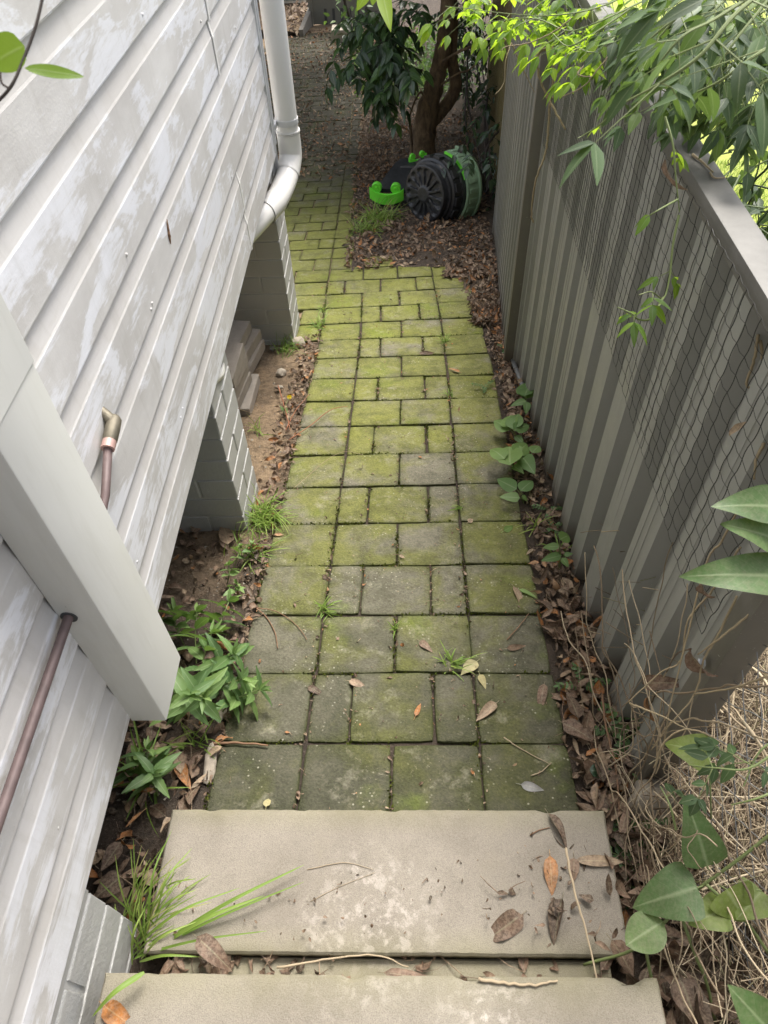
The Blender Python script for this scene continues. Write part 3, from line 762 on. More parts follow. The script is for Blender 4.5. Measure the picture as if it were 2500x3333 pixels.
# black bird netting on the near bay
net = MB(); NXX = .4835
def netpt(y, z):
    b = .010*noise1(y*2.3, z*2.0, 2) + .006*noise1(y*6, z*3, 5)
    return Vector((NXX + .004*noise1(y*7, z*7), y + b + .05*(z-1.0)*0.35, z + .010*noise1(y*2.6, z*3, 9) + .004*noise1(y*9, z*9, 4)))
zt, zb_ = TOPN+.004, 1.5-1.028
yl = [.60]
while yl[-1] < 2.60: yl.append(yl[-1] + (.036 if yl[-1] < 1.15 else max(.017, .036-.022*(yl[-1]-1.15)))*rnd.uniform(.8, 1.2))
zl_ = list(np.linspace(zt, zb_, 15))
def netshift(y, z): return .020*noise1(y*1.7, z*2.5, 6)*(zt-z)/.4
for y in yl:
    pts = []; lean = .05*(1.3-y)*.5
    for j in range(43):
        z = zt-(zt-zb_)*j/42; t = (zt-z)/(zt-zb_)
        zig = .0022*math.sin(j/42*14*math.pi)
        pts.append(netpt(y + zig + lean*t + .022*noise1(y*2.2, 1.7)*t*t + netshift(y, z), z))
    net.tube(pts, .00068, 4, cap=False)
for z in zl_:
    pts = []
    for i, y in enumerate(yl):
        t = (zt-z)/(zt-zb_); lean = .05*(1.3-y)*.5
        pts.append(netpt(y + lean*t + .022*noise1(y*2.2, 1.7)*t*t + netshift(y, z), z + .006*math.sin(i*math.pi)))
        if i+1 < len(yl):
            ym = (y+yl[i+1])/2; pts.append(netpt(ym + lean*t + netshift(ym, z), z - .0035))
    net.tube(pts, .00042, 4, cap=False)
tag(net.build('bird_netting', MATS['net']), 'black square-mesh bird netting hung over the upper part of the fence', 'netting')

# loose end of netting that hangs from the post + chain-link beside the steps
cl = thing('chain_link_fence', 'rusty-grey chain-link fence overgrown with dry vines beside the steps', 'fence', (.545, .1, gz(.545, .1)))
m = MB(); pit = .06
def clp(s, t): 
    y = .66-s; return Vector((.535+.010*noise1(y*4, t*4)+.05*s, y, gz(.5, y)-.02+t))
for k in range(-16, 24):
    for sgn in (1, -1):
        pts = []
        for i in range(0, 60):
            t = i*.0165; s = k*pit + (t if sgn > 0 else -t) + (.25 if sgn < 0 else 0)
            if 0 <= s <= .9: pts.append(clp(s + .003*math.sin(t*2*math.pi/pit), t) + Vector((.0012*sgn, 0, 0)))
        if len(pts) > 2: m.tube(pts, .0010, 5, cap=False)
m.build('wire_mesh', MATS['wire'], cl, True)
m = MB(); m.tube([(.60, -.28, gz(.6, -.28)-.1), (.60, -.28, gz(.6, -.28)+1.3)], .024, 14); m.build('post', MATS['wire'], cl, True)

# ================================================================== OBJECTS
# ------------------------------------------------------------------ pavers stacked under the house
def stack_paver(x, y, z, rot, label, w_=.19, l_=.235, h=.052):
    m = MB(); M = Matrix.Rotation(rot, 4, 'Z') @ Matrix.Rotation(rnd.gauss(0, .02), 4, 'X') @ Matrix.Rotation(rnd.gauss(0, .015), 4, 'Y')
    m.bbox((-w_, -l_/2, 0), (0, l_/2, h-.002), .005, M, (rnd.random(), .3, 0), jit=.0012)
    o = m.build('paver', MATS['paverraw'], None); o.location = (x, y, z)
    return tag(o, label, 'paver', 'pavers stacked under the house')
def between(n, f, z): a = pZ(*n, z); b = pZ(*f, z); return (a+b)/2, math.atan2(-(b.x-a.x), b.y-a.y)
near = [((758, 1232), (782, 1163)), ((756, 1240), (797, 1180)), ((762, 1265), (801, 1203)), ((769, 1292), (813, 1229))]
names = ['top', 'second from the top', 'third from the top', 'fourth from the top']
g0 = gz(-.72, 2.34)-.005
for i, (n_, f_) in enumerate(near):
    zt_ = g0 + .052*(5-i); c_, r_ = between(n_, f_, zt_)
    stack_paver(c_.x, 2.30+.004*i, zt_-.052, r_*.5, 'bare concrete paver, %s of the nearer, lower stack under the house' % names[i])
c_ = pZ(822, 1262, g0+.05); stack_paver(c_.x+.01, 2.36, g0, -.05, 'bare concrete paver lying on the ground at the bottom of the nearer stack')
g1 = gz(-.72, 2.62)-.005
for i, (n_, f_) in enumerate([((763, 1152), (813, 1044)), ((788, 1172), (844, 1073)), ((806, 1208), (857, 1104))]):
    zt_ = g1 + .056*(3.2-i); c_, r_ = between(n_, f_, zt_)
    stack_paver(c_.x, c_.y, zt_-.056, r_, 'bare concrete paver, %s of the farther stack under the house' % ('top', 'middle', 'lowest')[i], .22, .26, .055)

# ------------------------------------------------------------------ compost drum
dc = pD(1378, 632, 4.97); n_ = Vector((-.70, -.69, .16)).normalized()
drum = thing('compost_drum', 'black compost tumbler drum lying on its side by the tree with a pale green ring', 'compost drum', (dc.x+.15, dc.y+.15, gz(dc.x+.15, dc.y+.15)))
zq = n_; xq = Vector((0, 0, 1)).cross(zq).normalized(); yq = zq.cross(xq)
MD = Matrix.Translation(dc) @ Matrix(((xq.x, yq.x, zq.x, 0), (xq.y, yq.y, zq.y, 0), (xq.z, yq.z, zq.z, 0), (0, 0, 0, 1)))
RD = .178
m = MB(); NA, NR, NP = 168, 22, 14
vs = []; fs = []
def petal(r, q):
    a = (q/(2*math.pi)*NP) % 1.0 - .5
    if not .058 < r < RD*.93: return 0.0
    t = (r-.058)/(RD*.93-.058); wd = (.22+.19*t)*min(1, math.sqrt(max(0, t)*9))*min(1, math.sqrt(max(0, 1-t)*7))
    d_ = (abs(a)-wd)/.05
    return 1.0 if d_ < -1 else (0.0 if d_ > 0 else -d_)
for i in range(NR+1):
    r = RD*i/NR
    for k in range(NA):
        q = 2*math.pi*k/NA
        z = -.016*petal(r, q) + (.008 if r < .05 else 0) - .006*(r/RD)**2
        vs.append(MD @ Vector((r*math.cos(q), r*math.sin(q), z)))
for i in range(NR):
    for k in range(NA): fs.append((i*NA+k, (i+1)*NA+k, (i+1)*NA+(k+1) % NA, i*NA+(k+1) % NA))
m.add(vs, fs); m.build('end_cap', MATS['black'], drum, True, 50)
m = MB(); m.lathe([(RD, -.006), (RD+.006, -.008), (RD+.008, -.02), (RD+.006, -.055), (RD+.022, -.058), (RD+.026, -.075), (RD+.042, -.082), (RD+.046, -.15), (RD+.058, -.155), (RD+.060, -.26), (RD+.04, -.30), (RD+.02, -.42), (RD-.03, -.5), (.001, -.5)], 64, MD)
m.build('barrel', MATS['black'], drum, True, 40)
m = MB()
for k in range(16):
    q = 2*math.pi*k/16; Mk = MD @ Matrix.Rotation(q, 4, 'Z')
    m.bbox((RD+.038, -.030, -.142), (RD+.058, .030, -.088), .004, Mk)
m.build('gear_lugs', MATS['black'], drum)
def arc_band(r0, r1, z0, z1, a0, a1, n=40, M=MD):
    b = MB(); vs = []; fs = []
    for i in range(n+1):
        q = a0+(a1-a0)*i/n
        for (r, z) in ((r0, z0), (r1, z0), (r1, z1), (r0, z1)): vs.append(M @ Vector((r*math.cos(q), r*math.sin(q), z)))
    for i in range(n):
        for j in range(4): fs.append((i*4+j, i*4+(j+1) % 4, (i+1)*4+(j+1) % 4, (i+1)*4+j))
    fs += [(3, 2, 1, 0), tuple(n*4+j for j in range(4))]
    b.add(vs, fs); return b
A0, A1 = R(-40), R(92)
ring = arc_band(RD+.060, RD+.078, -.30, -.185, A0, A1).build('green_ring', MATS['pale_green'], drum, True, 40)
b = MB()
for k in range(9):
    q = A0 + (A1-A0)*(k+.6)/9; b.bbox((RD+.0775, -.016, -.285), (RD+.084, .016, -.205), .003, MD @ Matrix.Rotation(q, 4, 'Z'))
b.build('raised_panels', MATS['pale_green'], ring)
arc_band(RD+.058, RD+.092, -.318, -.3005, A0-.06, A1+.05).build('rim', MATS['pale_green'], ring, True, 40)
arc_band(RD+.060, RD+.076, -.1845, -.176, A0+1.25, A1-.0).build('bright_rim', MATS['green'], ring, True, 40)

# its stand, lying beside it
st = gp(1262, 668)
stand = thing('compost_drum_stand', 'black plastic stand with bright green roller brackets in front of the tree trunk', 'stand', st)
MS = Matrix.Translation(st) @ Matrix.Rotation(R(-9), 4, 'Z')
m = MB(); m.bbox((-.115, -.02, -.02), (.17, .05, .055), .006, MS)
for k in range(11): m.bbox((-.105+k*.025, -.024, -.01), (-.092+k*.025, -.019, .05), .001, MS)
m.build('foot', MATS['black'], stand)
m = MB(); Mb = MS @ Matrix.Translation((0, .05, .075)) @ Matrix.Rotation(R(9), 4, 'X')
outline = [(-.11, 0), (-.06, .13), (.0, .34), (.04, .40), (.26, .42), (.25, .0)]
slot = None
bm_ = [Mb @ Vector((x, y, z)) for z in (0, .03) for x, y in outline]; k_ = len(outline)
m.add(bm_, [tuple(range(k_-1, -1, -1)), tuple(range(k_, 2*k_))] + [(i, (i+1) % k_, k_+(i+1) % k_, k_+i) for i in range(k_)])
m.build('board', MATS['black'], stand)
m = MB(); m.bbox((.05, .27, .0305), (.16, .30, .036), .002, Mb); m.build('slot', MATS['rubber'], stand)
def bracket(Mx, s=1.0, name='roller_bracket'):
    b = MB(); vs = []; fs = []; n = 22
    for i in range(n+1):
        t = i/n; x = (-.13+.26*t)*s
        sag = .030*(1-(2*t-1)**2)
        topz = .085 - .035*(1-(2*t-1)**2)**.8
        yb = -.030*(1-(2*t-1)**2)
        for (y, z) in ((yb-.012, .005-sag), (yb-.012, topz), (yb+.012, topz), (yb+.012, .005-sag)): vs.append(Mx @ Vector((x, y*s, z*s)))
    for i in range(n):
        for j in range(4): fs.append((i*4+j, i*4+(j+1) % 4, (i+1)*4+(j+1) % 4, (i+1)*4+j))
    fs += [(3, 2, 1, 0), tuple(n*4+j for j in range(4))]; b.add(vs, fs)
    for x in (-.075, .07):
        Mr = Mx @ Matrix.Translation((x*s, .0, .085*s)) @ Matrix.Rotation(R(90), 4, 'X')
        b.lathe([(.001, .020*s), (.012*s, .020*s), (.014*s, .012*s), (.034*s, .014*s), (.038*s, .010*s), (.038*s, -.022*s), (.001, -.022*s)], 20, Mr)
    for x in (-.005, .0, .02): b.bbox((x*s-.001, -.0445*s, .0), (x*s+.001, -.0415*s, .045*s), .0004, Mx)
    return b.build(name, MATS['green'], stand, True, 40)
bracket(MS @ Matrix.Translation((.0, -.03, .062)))
bracket(MS @ Matrix.Translation((.17, .45, .14)) @ Matrix.Rotation(R(40), 4, 'Z'), .62)

# ------------------------------------------------------------------ tree
tb = gp(1378, 528)
tree = thing('tree', 'leaning brown-barked tree behind the compost drum with a dark crown over the path', 'tree', tb)
TY = tb.y
tp = [tb + Vector((.0, 0, -.12)), pY(1376, 470, TY), pY(1392, 360, TY), pY(1425, 240, TY+.02), pY(1448, 120, TY+.05), pY(1462, 0, TY+.08), pY(1490, -200, TY+.2), pY(1480, -520, TY+.2)]
tc = smooth_curve(tp, 10); nn_ = len(tc)
m = MB(); m.tube([q + Vector((.012*noise1(i*.35, 1), .012*noise1(i*.3, 5), 0)) for i, q in enumerate(tc)], [(.138-.06*min(1, i/nn_*2.2)-.02*i/nn_)*(1+.14*noise1(i*.4, 9)) for i in range(nn_)], 18)
m.build('trunk', MATS['bark'], tree, True)
m = MB()
t2 = smooth_curve([tc[14], pY(1478, 300, TY+.1), pY(1470, 180, TY+.1), pY(1475, 20, TY+.12), pY(1440, -260, TY)], 8)
m.tube(t2, [.062-.03*i/len(t2) for i in range(len(t2))], 12); m.build('limb', MATS['bark'], tree, True)
for pts, r in (([(1440, 200), (1500, 165), (1540, 150), (1565, 140), (1562, 165)], .013), ([(1395, 350), (1372, 300), (1350, 330), (1330, 390)], .012), ([(1335, 405), (1340, 480), (1335, 560)], .014), ([(1430, 280), (1490, 240), (1530, 225), (1580, 170)], .010), ([(1290, 405), (1330, 425), (1345, 470)], .008)):
    m = MB(); c_ = smooth_curve([pY(x, y, TY-.15) for x, y in pts], 6); m.tube(c_, [r*(1-.5*i/len(c_)) for i in range(len(c_))], 8); m.build('limb', MATS['bark'], tree, True)
# crown overhead: branches and many leaves
topc = tp[-1]; m = MB(); bl = []
for k in range(26):
    q = rnd.uniform(0, 6.28); L = rnd.uniform(1.0, 2.5)
    s_ = tp[rnd.choice([-1, -2, -2])]; e_ = s_ + Vector((math.cos(q)*L*.8-.5, math.sin(q)*L*1.25+.6, rnd.uniform(.3, 1.3)))
    c_ = smooth_curve([s_, s_.lerp(e_, .5)+Vector((0, 0, .25)), e_], 5); m.tube(c_, [.035*(1-.8*i/len(c_)) for i in range(len(c_))], 6); bl.append((s_, e_))
m.build('branches', MATS['bark'], tree, True)
m = MB()
for _ in range(8000):
    s_, e_ = rnd.choice(bl); c_ = s_.lerp(e_, rnd.uniform(.25, 1.12)) + rv()*rnd.uniform(0, .42)
    if c_.z < 1.75 - .245*c_.y: continue
    leaf(m, c_, rv(-.5), rv(.6), rnd.uniform(.09, .16), rnd.uniform(.04, .07), rnd.random(), .4, .15, 3, 'ovate')
clumps = [(rnd.uniform(-5.0, 1.6), rnd.uniform(6.4, 12.8), rnd.uniform(0, 1)) for _ in range(300)]
for _ in range(18000):
    cx_, cy_, cz_ = rnd.choice(clumps); x = cx_+rnd.gauss(0, .32); y = cy_+rnd.gauss(0, .32); z = 1.95-.245*y + .25 + 2.3*cz_ + rnd.gauss(0, .22)
    if z < 1.8-.245*y: continue
    leaf(m, (x, y, z), rv(-.4), rv(1.2), rnd.uniform(.14, .24), rnd.uniform(.06, .10), rnd.random(), .4, .12, 2, 'ovate')
m.build('crown', MATS['gloss'], tree, True)

# unseen second tree, added behind the camera to shade steps and fence ribs
added_tree = thing('tree', 'unseen leafy tree added behind the top of the steps to shade them', 'tree', (.95, -2.6, gz(.95, -2.6)))
m = MB(); m.tube(smooth_curve([(.95, -2.6, gz(.95, -2.6)-.1), (.9, -2.5, 1.5), (.6, -2.3, 3.0), (.3, -2.0, 4.2)], 6), [.13-.004*i for i in range(19)], 12); m.build('trunk', MATS['bark'], added_tree, True)
m = MB()
for _ in range(9000):
    q = rv(); r_ = rnd.random()**.4; c_ = Vector((.1, -2.5, 3.0)) + Vector((q.x*2.6, q.y*1.75, q.z*1.5))*r_
    leaf(m, c_, rv(-.4), rv(1), rnd.uniform(.12, .2), rnd.uniform(.06, .09), rnd.random(), .4, .12, 2, 'ovate')
m.build('crown', MATS['gloss'], added_tree, True)

# glossy shrub left of the trunk and one by the fence
def spray(mb, sm, base, d, L, n, ll, lw, shape='ovate', tint=(0, 1), droop=.4, side=.9, mat=None, curl=.4, stem_r=.002, segs=4):
    """a leafy twig: curved stem with leaves in two ranks"""
    pts = []; q = Vector(base); dd = Vector(d).normalized()
    for i in range(n+1):
        pts.append(q.copy()); dd = (dd + Vector((0, 0, -droop/n)) + rv()*.05).normalized(); q = q + dd*(L/n)
    sm.tube(pts, [stem_r*(1-.6*i/n) for i in range(n+1)], 5)
    for i in range(1, n+1):
        t = (pts[i]-pts[i-1]).normalized(); sd_ = t.cross(Vector((0, 0, 1)))
        if sd_.length < .1: sd_ = t.orthogonal()
        sd_.normalize()
        for s_ in (-1, 1):
            dr = (t*.6 + sd_*s_*side + Vector((0, 0, -.25)) + rv()*.28)
            k = rnd.uniform(.65, 1.1)
            leaf(mb, pts[i], dr, Vector((0, 0, 1)) + rv()*.45, ll*k, lw*k, rnd.uniform(*tint), curl+rnd.uniform(-.2, .3), .12, segs, shape)
    t = (pts[-1]-pts[-2]); leaf(mb, pts[-1], t, Vector((0, 0, 1))+rv()*.3, ll, lw, rnd.uniform(*tint), curl, .12, segs, shape)
def shrub(label, blobs, ll, lw, base, cat='shrub', name='shrub', n=4, tint=(0, 1)):
    root = thing(name, label, cat, base, None)
    fm, sm = MB(), MB()
    for (x, y, d, rx, ry, cnt) in blobs:
        hub = pD(x, y, d)
        sm.tube(smooth_curve([Vector(base)+rv()*.05, Vector(base).lerp(hub, .5)+rv()*.12, hub], 6), .008, 6)
        for _ in range(cnt):
            px_, py_ = x+rnd.gauss(0, rx), y+rnd.gauss(0, ry)
            q = pD(px_, py_, d+rnd.uniform(-.35, .35))
            dr = Vector((rnd.gauss(-.2, .7), rnd.gauss(-.5, .5), rnd.gauss(-.25, .4)))
            spray(fm, sm, q, dr, rnd.uniform(.14, .26), n, ll, lw, 'ovate', tint, .5)
    sm.build('stems', MATS['dark_stem'], root); fm.build('foliage', MATS['gloss'], root, True)
    return root
sb = gp(1250, 330)
shrub('glossy dark-leaved shrub hanging over the path left of the tree trunk', [(1300, 40, 5.6, 55, 40, 18), (1240, 130, 5.7, 45, 60, 17), (1305, 190, 5.5, 35, 45, 10), (1270, 270, 5.9, 40, 35, 6), (1205, 80, 6.1, 35, 55, 14), (1260, 260, 6.0, 40, 35, 8)], .135, .054, sb, tint=(.2, 1))
shrub('dark glossy shrub beside the fence behind the compost drum', [(1640, 410, 5.2, 22, 40, 10), (1615, 500, 5.5, 22, 40, 9), (1500, 495, 4.9, 30, 10, 5), (1605, 640, 5.5, 20, 40, 7), (1590, 300, 6.2, 30, 60, 10), (1530, 60, 7.0, 50, 50, 26), (1560, 150, 8.2, 35, 60, 22), (1500, 60, 8.6, 40, 60, 18), (1520, 250, 7.4, 35, 60, 14)], .085, .036, gp(1585, 640), tint=(0, .55))

# ------------------------------------------------------------------ far end: gate, edging, leafy bank, outbuilding
GY = 14.0
def q_(x, y, Y=GY): return pY(x, y, Y)
g0_ = q_(1022, 92); gw = 1.25
gate = thing('metal_gate', 'grey panelled gate at the far end of the path', 'gate', (g0_.x+gw/2, GY, g0_.z))
m = MB(); m.bbox((g0_.x, GY, g0_.z+.05), (g0_.x+gw, GY+.04, g0_.z+1.9), .004); m.build('panel', MATS['gate'], gate)
for k in range(6):
    x = q_(1061+k*26.5, 60).x; z1_, z0_ = q_(1061, 28).z, q_(1061, 84).z
    m = MB(); m.bbox((x-.022, GY-.004, z0_), (x+.022, GY-.001, z1_), .001); m.build('slot', MATS['rubber'], gate)
m = MB(); m.bbox((g0_.x-.06, GY-.03, g0_.z-.1), (g0_.x-.004, GY+.05, g0_.z+2.0), .005); m.build('post', MATS['gate'], gate)
m = MB(); a, b = q_(972, 97, GY-.8), q_(1007, 14, GY+.25)
wv = Vector((.0, 0, 0)); t_ = (b-a)
vs = [a+Vector((0, 0, -.3)), a, b, b+Vector((0, 0, -.9))]
vs2 = [v+Vector((.07, .0, 0)) for v in vs]
m.add(vs+vs2, [(0, 1, 2, 3), (7, 6, 5, 4), (1, 5, 6, 2), (0, 4, 5, 1), (3, 2, 6, 7), (0, 3, 7, 4)])
tag(m.build('timber_edging', MATS['timber'], None), 'sloping grey timber board holding back the leafy bank beside the far gate', 'edging')
bank = MB(); nb = 16
for i in range(nb+1):
    for j in range(nb+1):
        u_, v_ = i/nb, j/nb; e0 = a.lerp(b, v_)
        bank.v.append((e0.x-.01-3.2*u_, e0.y+.02+.3*u_, e0.z-.05+.25*u_+.04*noise1(u_*6, v_*6))); bank.c.append((.5, .5, .5))
bank.f = [(i*(nb+1)+j, (i+1)*(nb+1)+j, (i+1)*(nb+1)+j+1, i*(nb+1)+j+1) for i in range(nb) for j in range(nb)]
tag(bank.build('bank', MATS['soil'], None, True), kind='structure')
ob = thing('outbuilding', 'grey outbuilding wall with a greenish window at the top of the leafy bank', 'building', (b.x-1.5, GY+.9, b.z))
m = MB(); m.bbox((b.x-4.5, GY+.7, b.z-.6), (b.x-.02, GY+.85, b.z+2.2), .01); m.build('wall', MATS['gate'], ob)
wz = pY(945, 9, GY+.7); m = MB(); m.bbox((wz.x-.5, GY+.672, wz.z), (wz.x+.28, GY+.699, wz.z+.9), .004); wf = m.build('window', MATS['cover'], ob)
m = MB(); m.bbox((wz.x-.46, GY+.664, wz.z+.04), (wz.x+.24, GY+.671, wz.z+.86), .001); m.build('pane', MATS['glass'], wf)
m = MB(); c_ = q_(1108, 118, GY-1.2); m.bbox((c_.x-.13, c_.y-.1, gz(c_.x, c_.y)-.05), (c_.x+.2, c_.y+.2, gz(c_.x, c_.y)+.16), .012, jit=.006)
tag(m.build('stone_block', MATS['stone'], None), 'dark-sided stone block beside the path in front of the far gate', 'stone block')
sap = thing('sapling', 'thin dark sapling stem in front of the far gate', 'sapling', q_(1146, 130, 12.2))
m = MB(); m.tube(smooth_curve([q_(1146, 135, 12.2), q_(1138, 60, 12.2), q_(1120, -10, 12.2), q_(1105, -200, 12.2)], 6), .022, 8); m.build('stem', MATS['dark_stem'], sap, True)
fm = MB()
for _ in range(60): leaf(fm, q_(rnd.gauss(1135, 30), rnd.uniform(-60, 90), 12.2+rnd.uniform(-.3, .3)), rv(-.3), rv(1), .11, .05, rnd.random(), .4, .1, 3)
fm.build('foliage', MATS['weed'], sap, True)

# ------------------------------------------------------------------ lawn beyond the fence
lx = np.concatenate([np.linspace(.86, 6, 40), np.linspace(6, 60, 8)[1:]]); ly = np.concatenate([np.linspace(1.35, 12, 50), np.linspace(12, 90, 8)[1:]])
m = MB()
for y in ly:
    for x in lx: x = x+.11*max(0, y-3); m.v.append((float(x), float(y), gz(float(x), float(y))+.05+.012*noise1(x*2, y*2))); m.c.append((.5, .5, .5))
nl = len(lx); m.f = [(j*nl+i, j*nl+i+1, (j+1)*nl+i+1, (j+1)*nl+i) for j in range(len(ly)-1) for i in range(nl-1)]
tag(m.build('lawn', MATS['lawn'], None, True), kind='structure')
m = MB()
for _ in range(15000):
    y = rnd.uniform(1.35, 6.0); x = .90+.11*max(0, y-3)+abs(rnd.gauss(0, 1.1))
    leaf(m, (x, y, gz(x, y)+.05), Vector((rnd.gauss(0, .5), rnd.gauss(0, .5), 1)), rv(), rnd.uniform(.03, .08), .006, rnd.uniform(.4, .95), .7, .1, 2, 'blade')
tag(m.build('lawn_grass', MATS['grass'], None, True), kind='stuff')

# ------------------------------------------------------------------ leaf litter (uncountable) and single fallen leaves
def litter(name, spots, seed):
    m = MB()
    for (x, y, up, L, t) in spots:
        n = Vector((rnd.gauss(0, .38), rnd.gauss(0, .38), 1)); q = rnd.uniform(0, 6.283)
        z = gz(x, y)+up
        leaf(m, (x, y, z), (math.cos(q), math.sin(q), rnd.gauss(.05, .28)), n, L*rnd.uniform(.6, 1.25), L*rnd.uniform(.24, .5), t, rnd.gauss(.5, 1.2), rnd.uniform(-.2, .55), 5, rnd.choice(['ovate', 'oval', 'lance', 'ovate']), rnd.gauss(0, .9), .09)
        if rnd.random() < .35:
            a0 = Vector((x, y, z+.004)); q = rnd.uniform(0, 6.28); b0 = Vector((math.cos(q), math.sin(q), rnd.gauss(0, .2)))*L*rnd.uniform(.5, 1.6); r_ = rnd.uniform(.0004, .0012); tw = rnd.choice([.1, .4, .6, .85])
            m.tube([a0, a0+b0*.5+rv()*L*.12, a0+b0], [r_, r_, r_*.6], 4, (tw, .3, .5), cap=False)
    return tag(m.build(name, MATS['litter'], None, True), kind='stuff')
def tt(): return min(1, max(0, rnd.gauss(.63, .27)))
S = []
def right_edge(y): 
    k = min(JO, key=lambda q: abs(JO[q].y-y)); return gridpt(k, 4).x if k < 14 else (gridpt(k, 3.5).x if k < 16 else gridpt(k, .6).x)
for _ in range(1150):
    y = rnd.uniform(.30, 3.0); x0 = right_edge(y); x = rnd.triangular(x0-.012, .51, .47)
    S.append((x, y, rnd.uniform(-.004, .020), rnd.uniform(.025, .055)*(1.25 if y < 1.2 else .85), tt()))
for _ in range(330):
    x, y = rnd.uniform(-.80, -.45), rnd.uniform(.15, .95)
    if x > -.50 and y < .48: continue
    if on_path(x, y, .0): continue
    S.append((x, y, rnd.uniform(-.004, .018), rnd.uniform(.035, .085), tt()))
for _ in range(520):
    y = rnd.uniform(.9, 3.0); x = rnd.gauss(-.44-.01*y, .035)
    if on_path(x, y, -.01) or x < -.56: continue
    S.append((x, y, rnd.uniform(-.002, .014), rnd.uniform(.018, .045), tt()))
for _ in range(110):
    S.append((rnd.uniform(-.75, -.5), rnd.uniform(.95, 1.5), .003, rnd.uniform(.012, .05), tt()))
for _ in range(230):
    x, y = rnd.uniform(.385, .60), rnd.uniform(-.2, .62); S.append((x, y, rnd.uniform(0, .06) + (.06 if y < .2 else .0), rnd.uniform(.04, .10), min(1, max(0, rnd.gauss(.38, .2)))))
for _ in range(75):
    x = rnd.choice([rnd.uniform(-.46, -.2), rnd.uniform(-.45, .36)]); y = rnd.uniform(.178, .218); S.append((x, y, 1.5-1.503-gz(x, y)+rnd.uniform(0, .012), rnd.uniform(.015, .05), tt()*.8))
for _ in range(380):
    x = .42+abs(rnd.gauss(.06, .14)); y = rnd.uniform(-.3, .62); S.append((x, y, rnd.uniform(0, .05)+min(.10, max(0, x-.5)*.4), rnd.uniform(.03, .09), tt()*.85))
litter('leaf_litter', S, 1)
S = []
for _ in range(8500):
    y = 3.05 + 6.0*rnd.random()**1.35; xr = .50+.06*(y-3)
    x = rnd.uniform(right_edge(y)-.03, xr)
    if on_path(x, y, -.05): continue
    bare = noise1(x*2.4, y*2.4, 8)
    if bare > .2 and rnd.random() < .7: continue
    S.append((x, y, rnd.uniform(0, .022), rnd.uniform(.022, .06), tt()))
for _ in range(4200):
    y = 6.3+7.3*rnd.random(); x = rnd.uniform(-2.0, .4); S.append((x, y, rnd.uniform(.002, .012), rnd.uniform(.03, .075), tt()))
litter('mulch_leaves', S, 2)
m = MB()
for _ in range(900):
    u_, v_ = rnd.random()*.8, rnd.random(); e0 = a.lerp(b, v_)
    leaf(m, (e0.x-.02-3.2*u_, e0.y+.02+.3*u_, e0.z-.02+.25*u_), rv(), Vector((0, -.5, 1))+rv()*.5, rnd.uniform(.06, .13), .05, tt()*.6+.3, .5, .1, 3)
tag(m.build('bank_leaves', MATS['litter'], None, True), kind='stuff')
S = []
for _ in range(1500):
    k, ca, cb_ = rnd.choice(CELLS[:75]); q = gridpt(k, rnd.choice([ca, ca, rnd.uniform(ca, cb_)])) + Vector((rnd.gauss(0, .008), rnd.uniform(0, .2)))
    S.append((q.x, q.y, .003, rnd.uniform(.004, .009) if rnd.random() < .75 else rnd.uniform(.009, .022), tt()))
for _ in range(40):
    x = rnd.gauss(.30, .06); S.append((min(.385, x), rnd.uniform(.235, .46), 1.5-1.4785-gz(0, .35), rnd.uniform(.012, .035), tt()*.6))
for _ in range(110): S.append((rnd.uniform(-.46, .37), rnd.uniform(.24, .46), 1.5-1.479-gz(0, .35), rnd.uniform(.003, .012), tt()*.7))
litter('paving_debris', S, 3)

m = MB()
for _ in range(9000):
    k, ca, cb_ = rnd.choice(CELLS[:72]); p0, p1 = (gridpt(k, ca), gridpt(k+1, ca)) if rnd.random() < .5 else (gridpt(k, ca), gridpt(k, cb_))
    q = p0.lerp(p1, rnd.random()); 
    if noise1(q.x*7, q.y*7, 2) < -.02 + .12*(q.y < .9): continue
    q = q + Vector((rnd.gauss(0, .0028), rnd.gauss(0, .0028)))
    leaf(m, (q.x, q.y, gz(q.x, q.y)-.006), Vector((rnd.gauss(0, .6), rnd.gauss(0, .6), 1)), rv(), rnd.uniform(.006, .013), rnd.uniform(.003, .006), rnd.uniform(0, .6), .6, .1, 2, 'oval')
tag(m.build('joint_moss', MATS['moss'], None, True), kind='stuff')

def bit(label, p0, p1, wd, tint, name='dead_leaf', z=None, curl=.3, fold=.1, shape='ovate', mat='litter', up=.006, cat='leaf', group='single fallen leaves', wav=.04, lift=0, nrm=None):
    if z is None: a_, b_ = gp(*p0, up), gp(*p1, up)
    else: a_, b_ = pZ(*p0, z+.006), pZ(*p1, z+.006)
    d = (b_-a_) + Vector((0, 0, lift)); L = d.length*1.04
    m = MB(); n = nrm or Vector((rnd.gauss(0, .25), rnd.gauss(0, .25), 1))
    d = d + Vector((0, 0, math.tan(curl/2.2)*L*.5)) if curl > 0 else d
    leaf(m, a_, d, n, L, wd, tint, curl, fold, 8, shape, rnd.gauss(0, .25), wav)
    st_ = [a_ - d.normalized()*.012 + Vector((0, 0, -.001)), a_ + d.normalized()*.004]; m.tube(st_, .0007, 4, (tint, .5, 0))
    o = m.build(name, MATS[mat], None, True); return tag(o, label, cat, group)
Z1, Z2 = 1.5-1.48, 1.5-1.33
bit('pale yellow dead leaf beside the grass tuft on the paving', (1552, 2152), (1502, 2192), .034, .9, mat='pale_leaf')
bit('small olive-tan leaf just right of the pale yellow leaf', (1562, 2195), (1580, 2238), .018, .1, mat='pale_leaf')
bit('tan leaf folded over at one end beside the cracked half paver', (1615, 2288), (1552, 2342), .026, .82, fold=.3)
bit('reddish-brown curled leaf standing on the outer paver by a twig', (1772, 2226), (1748, 2312), .024, .5, curl=.9)
